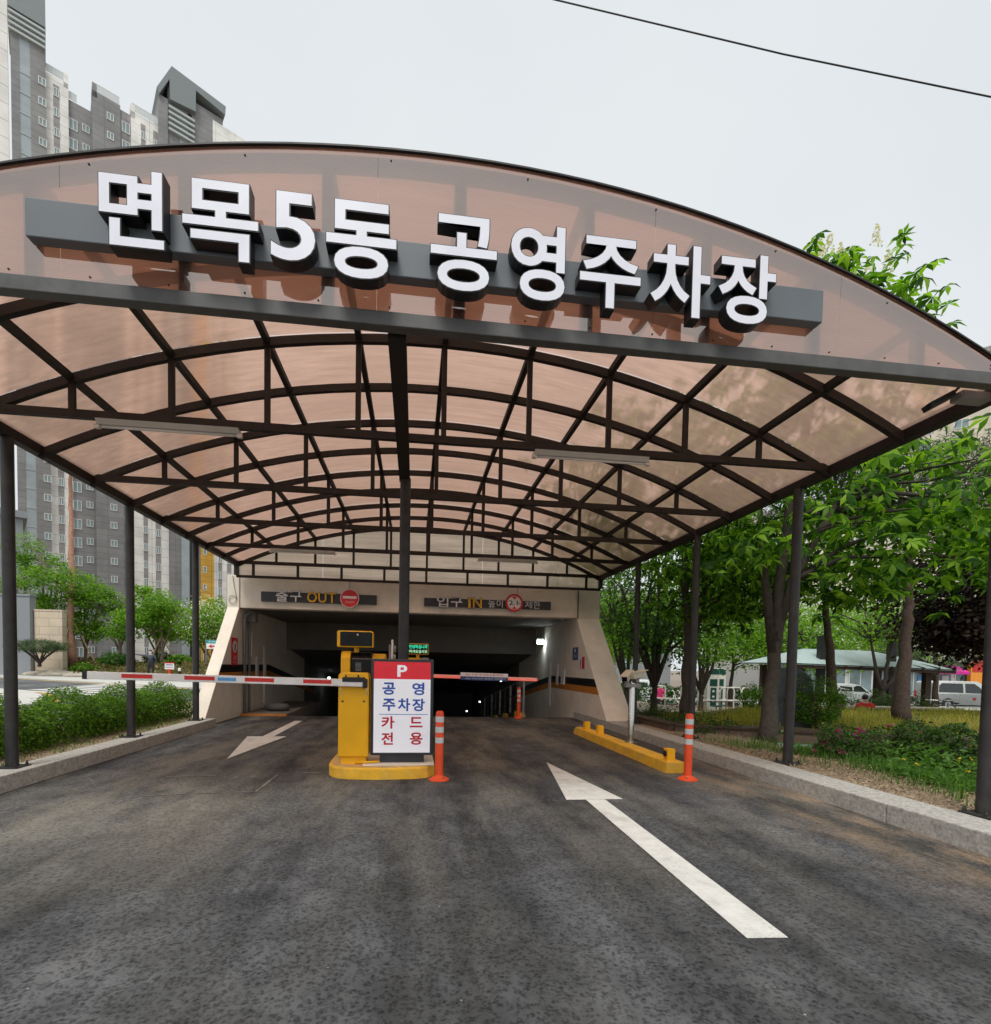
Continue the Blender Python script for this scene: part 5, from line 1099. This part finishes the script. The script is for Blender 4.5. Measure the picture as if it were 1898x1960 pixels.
# ------------------------------------------------------------------ pavilion
pv = thing('park_pavilion', 'open park pavilion with pale teal sheet roof and dark timber rafters', 'pavilion', (18.4, 19.9, -.7), R(-7))
e = MB(); hip = [(-3.5, -1.6, 2.45), (3.0, -1.6, 2.3), (3.0, 2.6, 2.5), (-3.5, 2.6, 2.5), (-2.0, .3, 3.1), (.9, .3, 3.05)]
e.add(hip, [(0, 1, 5, 4), (1, 2, 5), (2, 3, 4, 5), (3, 0, 4)]); e.add([(x, y, z - .05) for x, y, z in hip], [(0, 4, 5, 1), (1, 5, 2), (2, 5, 4, 3), (3, 4, 0)]); e.build('roof', 'pavroof', pv)
for k in range(11):
    x = -3.3 + .61 * k; e = MB(); e.bar((x, -1.62, 2.3), (max(-2.6, min(1.4, x * .6)), .3, 2.85), .08, .12); e.build('rafter', 'timber', pv)
e = MB(); e.bar((-3.4, -1.5, 2.33), (2.9, -1.5, 2.2), .1, .12); e.build('eave_beam', 'timber', pv)
for x in (-2.9, 2.3):
    for y in (-.9, 1.7):
        e = MB(); e.box(x - .11, x + .11, y - .11, y + .11, 0, 2.4); e.build('column', 'timber', pv)
e = MB(); e.box(-2.6, 2.2, .5, .9, .38, .44); e.build('bench', 'timber', pv)
for x in (-2.4, 2.0):
    e = MB(); e.box(x - .05, x + .05, .55, .85, 0, .38); e.build('bench_leg', 'timber', pv)
for x in ((.88, -.84, 4.1), (-2.03, -.945, 3.57)):
    e = MB(); e.box(x[0] - .12, x[0] + .12, x[1] - .12, x[1] + .12, 0, x[2]); e.build('mast', 'black', pv)
# ------------------------------------------------------------------ exercise machines
def machine(loc, rz, label, kind):
    t = thing('exercise_machine', label, 'exercise machine', loc, rz, 'outdoor exercise machines')
    if kind == 0:
        e = MB(); e.prism(rounded(-.27, .27, .0, 2.1, .2, 8), -.07, .07, 'Y'); o = e.build('tower', 'ewhite', t, .02)
        e = MB(); e.prism(rounded(-.25, .25, 1.82, 2.085, .18, 8), -.085, -.071, 'Y'); e.build('top_cap', 'egreen', o)
        e = MB(); e.box(-.17, .17, -.085, -.071, 1.28, 1.6); e.build('panel', 'egreen', o)
        e = MB(); e.box(-.13, .14, -.085, -.071, .35, 1.2); e.build('panel', 'egreen', o)
        for z in (.55, .75, 1.0):
            e = MB(); e.box(-.05, .05, -.092, -.086, z, z + .09); e.build('label_plate', 'white', o)
    for s in (-1, 1):
        e = MB(); e.tube([(s * .35, 0, 0), (s * .35, 0, 1.05), (s * .38, -.05, 1.18), (s * .5, -.1, 1.22), (s * .85, -.1, 1.22), (s * .93, -.1, 1.12), (s * .93, -.1, .2), (s * .85, -.1, .1), (s * .6, -.1, .3)], .035, 7); e.build('handrail', 'ewhite', t, smooth=True)
    e = MB(); e.tube([(-.9, -.1, .62), (.9, -.1, .62)], .03, 7); e.build('crossbar', 'ewhite', t)
    e = MB(); e.box(-.2, .2, -.62, -.3, .36, .42); e.build('seat', 'egreen', t, .02)
    e = MB(); e.tube([(0, -.45, 0), (0, -.45, .36)], .04, 7); e.build('seat_post', 'ewhite', t)
machine((13.65, 22.5, -.6), R(-8), 'tall white exercise machine with green panels and arched top', 0)
machine((14.25, 22.95, -.6), R(-20), 'second green topped exercise machine half behind the first', 0)
machine((15.9, 22.6, -.6), R(10), 'white tubular exercise frame near the small dark bush', 1)
machine((12.3, 23.6, -.6), R(-30), 'white tubular exercise frame near the person in pink', 1)

# ------------------------------------------------------------------ vehicles
def vehicle(name, label, loc, rz, L_, st, wb, wr, halfw, body, upper, wins, split=None):
    """st: stations (x, z_bottom, z_belt, z_roof, halfwidth factor); wins: side window polygons (x,z)"""
    t = thing(name, label, 'van' if 'van' in name else 'car', loc, rz)
    def yw(z, k, zb, zr_): return halfw * k * (1 - .12 * max(0, z - zb) / max(.3, zr_ - zb + .001)) if z > zb else halfw * k * (1 - .05 * (1 - z / max(zb, .1)))
    e = MB(); vs = []; fs = []; mi = []
    for x, zb, zt, zr_, k in st:
        ring = []
        for z in (zb, zb + .12, (zb + zt) / 2, zt, (zt + zr_) / 2, zr_ - .05): ring.append((x, yw(z, k, zt, zr_), z))
        ring.append((x, yw(zr_, k, zt, zr_) - .12, zr_)); ring = ring + [(a, -b, c) for a, b, c in ring[::-1]]; vs += ring
    n = 14
    for i in range(len(st) - 1):
        for q in range(n):
            fs.append((i * n + q, i * n + (q + 1) % n, (i + 1) * n + (q + 1) % n, (i + 1) * n + q))
            mi.append(1 if q in (3, 4, 5, 6, 7, 8, 9) else 0)
    fs += [tuple(range(n)), tuple(range((len(st) - 1) * n, len(st) * n))]; mi += [0, 0]
    e.add(vs, fs); e.m = mi; bo = e.build('body', [body, upper], t, smooth='angle')
    zt, zr_ = st[len(st) // 2][2], st[len(st) // 2][3]
    for s in (-1, 1):
        for w in wins:
            q = MB(); q.add([(x, s * (yw(z, 1, zt, zr_) + .012), z) for x, z in w], [tuple(range(len(w)))]); q.build('side_window', 'carglass', t)
        for x in wb:
            q = MB(); q.disc((x, s * (halfw - .1), wr), wr, 'Y', .2, 22); wl = q.build('wheel', 'tyre', t, .02)
            q = MB(); q.disc((x, s * (halfw + .004), wr), wr * .6, 'Y', .01, 16); q.build('rim', 'rim', wl)
            q = MB(); q.disc((x, s * (halfw - .045), wr + .02), wr * 1.18, 'Y', .1, 22); q.build('wheel_arch', 'black', t)
    return t
van = vehicle('parked_van', 'silver van with white roof parked beyond the low hedge', (37.2, 31.6, -.93), R(-5), 4.7,
    [(-2.35, .45, 1.05, 1.78, .9), (-2.28, .3, 1.05, 1.86, .97), (-1.6, .3, 1.05, 1.9, 1), (0, .3, 1.05, 1.91, 1), (.7, .3, 1.05, 1.88, 1), (1.15, .3, 1.05, 1.7, 1), (1.75, .3, 1.05, 1.16, .99), (2.3, .3, .92, 1.0, .95), (2.45, .4, .75, .8, .85)], (-1.5, 1.5), .34, .87, 'van', 'vanw',
    [[(-2.15, 1.15), (-.45, 1.12), (-.45, 1.74), (-1.9, 1.76), (-2.1, 1.6)], [(-.3, 1.12), (1.0, 1.08), (.72, 1.5), (.35, 1.74), (-.3, 1.74)]])
q = MB(); q.add([(1.13, -.62, 1.71), (1.13, .62, 1.71), (1.72, .72, 1.19), (1.72, -.72, 1.19)], [(0, 1, 2, 3)]); o = q.build('windscreen', 'glassstrip', van); o.location = (.02, 0, .012)
for s in (-1, 1):
    q = MB(); q.box(2.32, 2.44, s * .62 - .14, s * .62 + .14, .66, .82); q.build('headlight', 'reflect', van, .02)
    q = MB(); q.box(-2.38, -2.33, s * .72 - .07, s * .72 + .07, .75, 1.2); q.build('tail_light', 'redlamp', van)
    q = MB(); q.box(1.05, 1.2, s * .98 - .08, s * .98 + .08, 1.1, 1.3); q.build('mirror', 'black', van, .02)
q = MB(); q.disc((.35, -.892, .72), .1, 'Y', .006); q.build('round_decal', 'redlamp', van)
car = vehicle('parked_car', 'white hatchback parked behind the far low brick wall', (31.6, 34.6, -.9), R(-6), 4,
    [(-1.95, .4, .85, 1.0, .88), (-1.85, .28, .88, 1.3, .96), (-1.2, .25, .9, 1.5, 1), (-.2, .25, .9, 1.52, 1), (.4, .25, .9, 1.42, 1), (.95, .25, .9, 1.02, 1), (1.7, .28, .78, .84, .95), (1.95, .38, .6, .66, .85)], (-1.25, 1.25), .31, .85, 'vanw', 'vanw',
    [[(-1.5, .98), (-.3, .96), (-.3, 1.42), (-1.1, 1.42)], [(-.2, .96), (.75, .95), (.35, 1.36), (-.2, 1.42)]])
car2 = copy_tree(car); car2.location = (17.5, 37.5, -.9); car2.rotation_euler = (0, 0, R(-4)); car2['label'] = 'white car glimpsed beside the pink coated person'

# ------------------------------------------------------------------ bicycles
def bicycle(loc, rz, label, fm, tilt=0):
    t = thing('bicycle', label, 'bicycle', loc, rz, 'bicycles left in the park'); t.rotation_euler = (tilt, 0, rz)
    for x in (-.5, .5):
        e = MB(); e.tube([(x + .31 * math.cos(a), 0, .33 + .31 * math.sin(a)) for a in np.linspace(0, 6.283, 25)], .022, 6); w = e.build('wheel', fm if fm == 'ewhite' else 'tyre', t, smooth=True)
        e = MB()
        for a in np.linspace(0, math.pi, 6)[:-1]: e.tube([(x - .3 * math.cos(a), 0, .33 - .3 * math.sin(a)), (x + .3 * math.cos(a), 0, .33 + .3 * math.sin(a))], .004, 4)
        e.build('spokes', 'rim', w)
    e = MB()
    for a, b in [((-.5, .33), (-.1, .33)), ((-.5, .33), (-.2, .8)), ((-.1, .33), (-.22, .9)), ((-.1, .33), (.36, .82)), ((-.2, .76), (.35, .86)), ((.5, .33), (.33, .98))]: e.tube([(a[0], 0, a[1]), (b[0], 0, b[1])], .018, 6)
    e.build('frame', fm, t)
    e = MB(); e.tube([(.25, -.3, 1.02), (.34, -.15, 1.0), (.34, .15, 1.0), (.25, .3, 1.02)], .016, 6); e.build('handlebar', 'inox', t)
    e = MB(); e.box(-.34, -.1, -.06, .06, .89, .95); e.build('saddle', 'black', t, .02)
bicycle((15.35, 17.6, -.15), R(25), 'white bicycle leaning behind the person in red', 'ewhite', R(12))
bicycle((20.3, 18.0, -.62), R(60), 'bicycle with bright handlebar parked below the silver van', 'grey')
bicycle((21.0, 18.0, -.62), R(65), 'second bicycle beside the first one below the silver van', 'grey')
# ------------------------------------------------------------------ people
def figure(name, label, loc, rz, joints, edges, mats, extra=None, cat='person'):
    """joints: name -> (x,y,z,r,material); grown into one continuous skin"""
    t = thing(name, label, cat, loc, rz); names = list(joints); me = bpy.data.meshes.new('body')
    me.from_pydata([joints[n][:3] for n in names], [(names.index(a), names.index(b)) for a, b in edges], [])
    o = bpy.data.objects.new('tmp', me); C.objects.link(o); o.modifiers.new('s', 'SKIN'); sv = me.skin_vertices[0].data
    for i, n in enumerate(names): r = joints[n][3]; sv[i].radius = (r, r) if not isinstance(r, tuple) else r; sv[i].use_root = (i == 0)
    ss = o.modifiers.new('u', 'SUBSURF'); ss.levels = 2; ss.render_levels = 2
    m2 = bpy.data.meshes.new_from_object(o.evaluated_get(bpy.context.evaluated_depsgraph_get())); bpy.data.objects.remove(o)
    ml = list(dict.fromkeys(joints[n][4] for n in names)); m2.materials.clear()
    for m in ml: m2.materials.append(MAT[m])
    segs = [(np.array(joints[a][:3]), np.array(joints[b][:3]), joints[a][4], joints[b][4]) for a, b in edges]
    for p in m2.polygons:
        c = np.array(p.center); best = None
        for a, b, ma, mb_ in segs:
            d = b - a; f = np.clip((c - a) @ d / max(d @ d, 1e-9), 0, 1); q = np.linalg.norm(a + d * f - c)
            if best is None or q < best[0]: best = (q, ma if f < .5 else mb_)
        p.material_index = ml.index(best[1])
    b = link('body', m2, t, smooth=True)
    return t, b
def head_bits(t, b, c, r, hair, mask, face=(0, -1), bun=False):
    e = MB(); f = Vector((face[0], face[1], 0)).normalized(); side = Vector((-f.y, f.x, 0)); c = Vector(c)
    bmh = bmesh.new(); bmesh.ops.create_uvsphere(bmh, u_segments=14, v_segments=10, radius=1)
    for v in bmh.verts: v.co = Vector((v.co.x * r * 1.02, v.co.y * r * 1.1, v.co.z * r * 1.2 + .012))
    bmesh.ops.delete(bmh, geom=[v for v in bmh.verts if v.co.xy.dot(f.xy) > r * .45 and v.co.z < r * .55 or v.co.z < -r * .7], context='VERTS')
    me = bpy.data.meshes.new('hair'); bmh.to_mesh(me); bmh.free(); me.materials.append(MAT[hair]); o = link('hair', me, b, smooth=True); o.location = c
    for s in (-1, 1):
        e.lathe([(.001, -.012), (.012, 0), (.001, .012)], c + f * r * .92 + side * s * r * .38 + Vector((0, 0, .01)), 8)
    e.build('eyes', 'hair', b)
    e = MB(); p = c + f * r * 1.02; e.add([p + Vector((0, 0, .02)), p + side * .014 - Vector((0, 0, .03)), p - side * .014 - Vector((0, 0, .03)), p + f * .022 - Vector((0, 0, .025))], [(0, 1, 3), (0, 3, 2), (1, 2, 3)]); e.build('nose', 'skin', b)
    for s in (-1, 1):
        e = MB(); e.lathe([(.004, -.028), (.016, 0), (.004, .028)], c + side * s * r * 1.0, 8); e.build('ear', 'skin', b)
    if mask:
        e = MB(); q = c + f * r * .98 - Vector((0, 0, r * .5)); e.add([q + side * r * .75 - f * .04 + Vector((0, 0, .035)), q + f * .03 + Vector((0, 0, .045)), q - side * r * .75 - f * .04 + Vector((0, 0, .035)), q + side * r * .6 - f * .04 - Vector((0, 0, .05)), q + f * .012 - Vector((0, 0, .06)), q - side * r * .6 - f * .04 - Vector((0, 0, .05))], [(0, 1, 4, 3), (1, 2, 5, 4)]); e.build('mask', 'white', b)
def fingers(b, wrist, d, m='skin'):
    d = Vector(d).normalized(); s = d.cross(Vector((0, 0, 1))).normalized() if abs(d.z) < .9 else Vector((1, 0, 0)); up = s.cross(d); w = Vector(wrist)
    for k in range(4):
        o_ = s * (k - 1.5) * .02; L_ = (.075, .085, .08, .06)[k]; e = MB(); e.tube([w + d * .07 + o_, w + d * (.07 + L_ * .5) + o_ - up * .008, w + d * (.07 + L_) + o_ - up * .025], [.0095, .009, .006], 6); e.build('finger', m, b, smooth=True)
    e = MB(); e.tube([w + d * .02 + s * .03, w + d * .06 + s * .06, w + d * .095 + s * .06], [.011, .01, .007], 6); e.build('thumb', m, b, smooth=True)
base_edges = [('pel', 'sp1'), ('sp1', 'sp2'), ('sp2', 'neck'), ('neck', 'head'), ('head', 'top'), ('sp2', 'shL'), ('shL', 'elL'), ('elL', 'wrL'), ('wrL', 'haL'), ('sp2', 'shR'), ('shR', 'elR'), ('elR', 'wrR'), ('wrR', 'haR'),
              ('pel', 'hpL'), ('hpL', 'knL'), ('knL', 'anL'), ('anL', 'toL'), ('pel', 'hpR'), ('hpR', 'knR'), ('knR', 'anR'), ('anR', 'toR')]
J = {'pel': (0, 0, .95, (.15, .11), 'pants'), 'sp1': (0, 0, 1.12, (.145, .1), 'jack'), 'sp2': (0, 0, 1.38, (.16, .11), 'jackg'), 'neck': (0, -.01, 1.5, .055, 'skin'), 'head': (0, -.02, 1.6, (.078, .09), 'skin'), 'top': (0, -.02, 1.7, (.06, .07), 'skin'),
     'shL': (-.2, 0, 1.4, .065, 'jackg'), 'elL': (-.5, -.05, 1.42, .05, 'jackg'), 'wrL': (-.74, -.08, 1.46, .034, 'jackg'), 'haL': (-.82, -.09, 1.47, (.022, .035), 'skin'),
     'shR': (.2, 0, 1.4, .065, 'jackg'), 'elR': (.27, .02, 1.13, .052, 'jack'), 'wrR': (.3, -.05, .9, .036, 'jack'), 'haR': (.3, -.07, .82, (.022, .035), 'skin'),
     'hpL': (-.1, 0, .9, .095, 'pants'), 'knL': (-.12, -.02, .5, .065, 'pants'), 'anL': (-.13, .02, .1, .045, 'pants'), 'toL': (-.15, -.14, .04, .04, 'hair'),
     'hpR': (.1, 0, .9, .095, 'pants'), 'knR': (.12, -.02, .5, .065, 'pants'), 'anR': (.13, .02, .1, .045, 'pants'), 'toR': (.15, -.14, .04, .04, 'hair')}
t, b = figure('person', 'person in dark jacket and mask pointing along the far pavement', (-15.05, 32.1, .255), R(8), J, base_edges, None); head_bits(t, b, (0, -.02, 1.63), .088, 'hair', True); fingers(b, (-.76, -.083, 1.463), (-1, -.1, .1)); fingers(b, (.3, -.06, .87), (0, -.1, -1))
def seated(coat, arms_fwd, hat='hair'):
    return {'pel': (0, .05, .5, (.16, .13), 'pants'), 'sp1': (0, .03, .7, (.155, .12), coat), 'sp2': (0, -.02, .95, (.165, .12), coat), 'neck': (0, -.05, 1.07, .055, 'skin'), 'head': (0, -.08, 1.17, (.078, .09), 'skin'), 'top': (0, -.08, 1.27, (.06, .07), 'skin'),
        'shL': (-.2, -.02, .96, .07, coat), 'elL': (-.27, -.1, .7, .056, coat), 'wrL': (-.1, -.34, .58, .038, coat), 'haL': (-.05, -.4, .53, (.024, .034), 'skin'), 'shR': (.2, -.02, .96, .07, coat), 'elR': (.27, -.1, .7, .056, coat), 'wrR': (.1, -.34, .58, .038, coat), 'haR': (.05, -.4, .53, (.024, .034), 'skin'),
        'hpL': (-.1, 0, .48, .1, 'pants'), 'knL': (-.13, -.42, .5, .07, 'pants'), 'anL': (-.11, -.45, .12, .045, 'pants'), 'toL': (-.11, -.6, .05, .04, 'white'), 'hpR': (.1, 0, .48, .1, 'pants'), 'knR': (.13, -.42, .5, .07, 'pants'), 'anR': (.11, -.45, .12, .045, 'pants'), 'toR': (.11, -.6, .05, .04, 'white')}
def seat_block(loc, label, w=.8, h=.4, m='slab', rz=0):
    t = thing('park_bench', label, 'bench', loc, rz); e = MB(); e.box(-w / 2, w / 2, -.2, .25, h - .06, h); e.build('seat', m, t, .01)
    for s in (-1, 1): e = MB(); e.box(s * w * .4 - .05, s * w * .4 + .05, -.15, .2, 0, h - .06); e.build('leg', m, t)
t, b = figure('person', 'person in pink coat and mask sitting with hands together', (12.75, 25.9, -.64), R(-12), seated('pink', 1), base_edges, None); head_bits(t, b, (0, -.08, 1.2), .088, 'hair', True); fingers(b, (-.06, -.38, .55), (.3, -.6, -.4)); fingers(b, (.06, -.38, .55), (-.3, -.6, -.4))
seat_block((12.75, 25.95, -.64), 'dark bench under the person in pink', rz=R(-12))
t, b = figure('person', 'person in red jacket sitting with back turned on the far low wall', (14.62, 15.3, -.6), R(180 - 30), seated('redc', 1), base_edges, None); head_bits(t, b, (0, -.08, 1.2), .088, 'hair', False); fingers(b, (-.06, -.38, .55), (.3, -.6, -.4)); fingers(b, (.06, -.38, .55), (-.3, -.6, -.4))
t, b = figure('person', 'person in purple jacket sitting half hidden by the leaning pine', (13.8, 15.45, -.6), R(180 + 5), seated('purple', 1), base_edges, None); head_bits(t, b, (0, -.08, 1.2), .088, 'hair', False); fingers(b, (-.06, -.38, .55), (.3, -.6, -.4)); fingers(b, (.06, -.38, .55), (-.3, -.6, -.4))
seat_block((14.2, 15.35, -.6), 'long dark bench under the people in red and purple', 1.9, .4, 'timber', R(175))
D_ = {'pel': (0, .1, .12, .1, 'fur'), 'sp1': (0, .02, .2, .1, 'fur'), 'sp2': (0, -.05, .29, .085, 'fur'), 'neck': (0, -.06, .36, .06, 'fur'), 'head': (0, -.08, .43, .075, 'fur'), 'muz': (0, -.18, .41, .035, 'fur'), 'earL': (-.08, -.06, .42, .03, 'fur'), 'earR': (.08, -.06, .42, .03, 'fur'),
      'fL': (-.05, -.1, .15, .035, 'fur'), 'fL2': (-.05, -.12, .02, .03, 'fur'), 'fR': (.05, -.1, .15, .035, 'fur'), 'fR2': (.05, -.12, .02, .03, 'fur'), 'kL': (-.1, 0, .12, .06, 'fur'), 'pL': (-.11, -.08, .03, .03, 'fur'), 'kR': (.1, 0, .12, .06, 'fur'), 'pR': (.11, -.08, .03, .03, 'fur'), 'tail': (0, .22, .08, .03, 'fur'), 'tail2': (.05, .28, .2, .02, 'fur')}
figure('dog', 'small beige fluffy dog sitting between the two seated people', (14.2, 15.32, -.19), R(170), D_, [('pel', 'sp1'), ('sp1', 'sp2'), ('sp2', 'neck'), ('neck', 'head'), ('head', 'muz'), ('head', 'earL'), ('head', 'earR'), ('sp2', 'fL'), ('fL', 'fL2'), ('sp2', 'fR'), ('fR', 'fR2'), ('pel', 'kL'), ('kL', 'pL'), ('pel', 'kR'), ('kR', 'pR'), ('pel', 'tail'), ('tail', 'tail2')], None, cat='dog')
# stroller, small signs
t = thing('walker_frame', 'white wheeled walking frame beside the person in pink', 'walking frame', (13.35, 24.9, -.64), R(30))
for s in (-.25, .25):
    e = MB(); e.tube([(s, .3, .1), (s, .05, .55), (s, .2, .95), (s, .32, .98)], .02, 6); e.tube([(s, -.35, .1), (s, .05, .55)], .02, 6); e.build('side_frame', 'ewhite', t)
    for y in (.3, -.35): e = MB(); e.disc((s, y, .09), .09, 'X', .04, 16); e.build('wheel', 'tyre', t)
e = MB(); e.box(-.25, .25, -.12, .15, .5, .56); e.build('seat', 'black', t, .01)
t = thing('direction_sign', 'post sign with teal header and red arrow beside the portal wall', 'sign', (-13.13, 35.95, .9))
e = MB(); e.tube([(-.35, 0, 0), (-.35, 0, 1.9)], .03, 8); e.build('pole', 'grey', t)
e = MB(); e.box(-.32, .55, -.02, .02, 1.3, 1.65); e.build('white_panel', 'white', t); e = MB(); e.box(-.32, .55, -.02, .02, 1.652, 1.88); e.build('teal_panel', 'tealsign', t)
e = MB(); e.prism([(-.2, 1.47), (0, 1.6), (0, 1.52), (.3, 1.52), (.3, 1.42), (0, 1.42), (0, 1.34)], -.026, -.021, 'Y'); e.build('arrow', 'redtxt', t)
e = MB(); text_fit(e, '주차장', -.2, .4, 1.7, 1.83, -.023); e.build('lettering', 'white', t)
t = thing('orange_stand', 'orange stand holding a white notice by the far pavement', 'sign stand', (-14.45, 33.05, .26))
e = MB(); e.lathe([(.22, 0), (.22, .04), (.11, .06), (.09, .55), (.12, .62)], seg=14); e.build('cone', 'bollard', t, smooth='angle')
e = MB(); e.box(-.26, .26, -.03, .03, .6, .96); bo = e.build('board', 'white', t, .01); e = MB(); e.box(-.2, .2, -.036, -.031, .85, .9); e.box(-.2, .2, -.036, -.031, .72, .75); e.build('print', 'navy', bo)
e = MB(); e.box(-.27, .27, -.035, .035, .96, 1.02); e.build('top_strip', 'redtxt', t)
t = thing('short_post', 'short black post with white cap beside the orange stand', 'post', (-13.85, 32.95, .26))
e = MB(); e.lathe([(.07, 0), (.07, .52)], seg=12); e.build('shaft', 'black', t); e = MB(); e.lathe([(.08, .52), (.08, .66), (.04, .7)], seg=12); e.build('cap', 'white', t)
# overhead cable
pts = [Vector((4.086, 16.439, 21.852)), Vector((10.426, 14.748, 19.384)), Vector((15.588, 13.22, 17.362))]
d0 = pts[0] - pts[1]; d1 = pts[2] - pts[1]
e = MB(); e.tube([pts[0] + d0 * k + Vector((0, 0, .05 * k * k)) for k in (5, 3, 2, 1, .5)] + pts + [pts[2] + d1 * k + Vector((0, 0, .05 * k * k)) for k in (.5, 1, 2, 3, 5)], .021, 6)
o = e.build('overhead_cable', 'cable', smooth=True); tag(o, 'thin black cable crossing the sky above the canopy', 'cable')
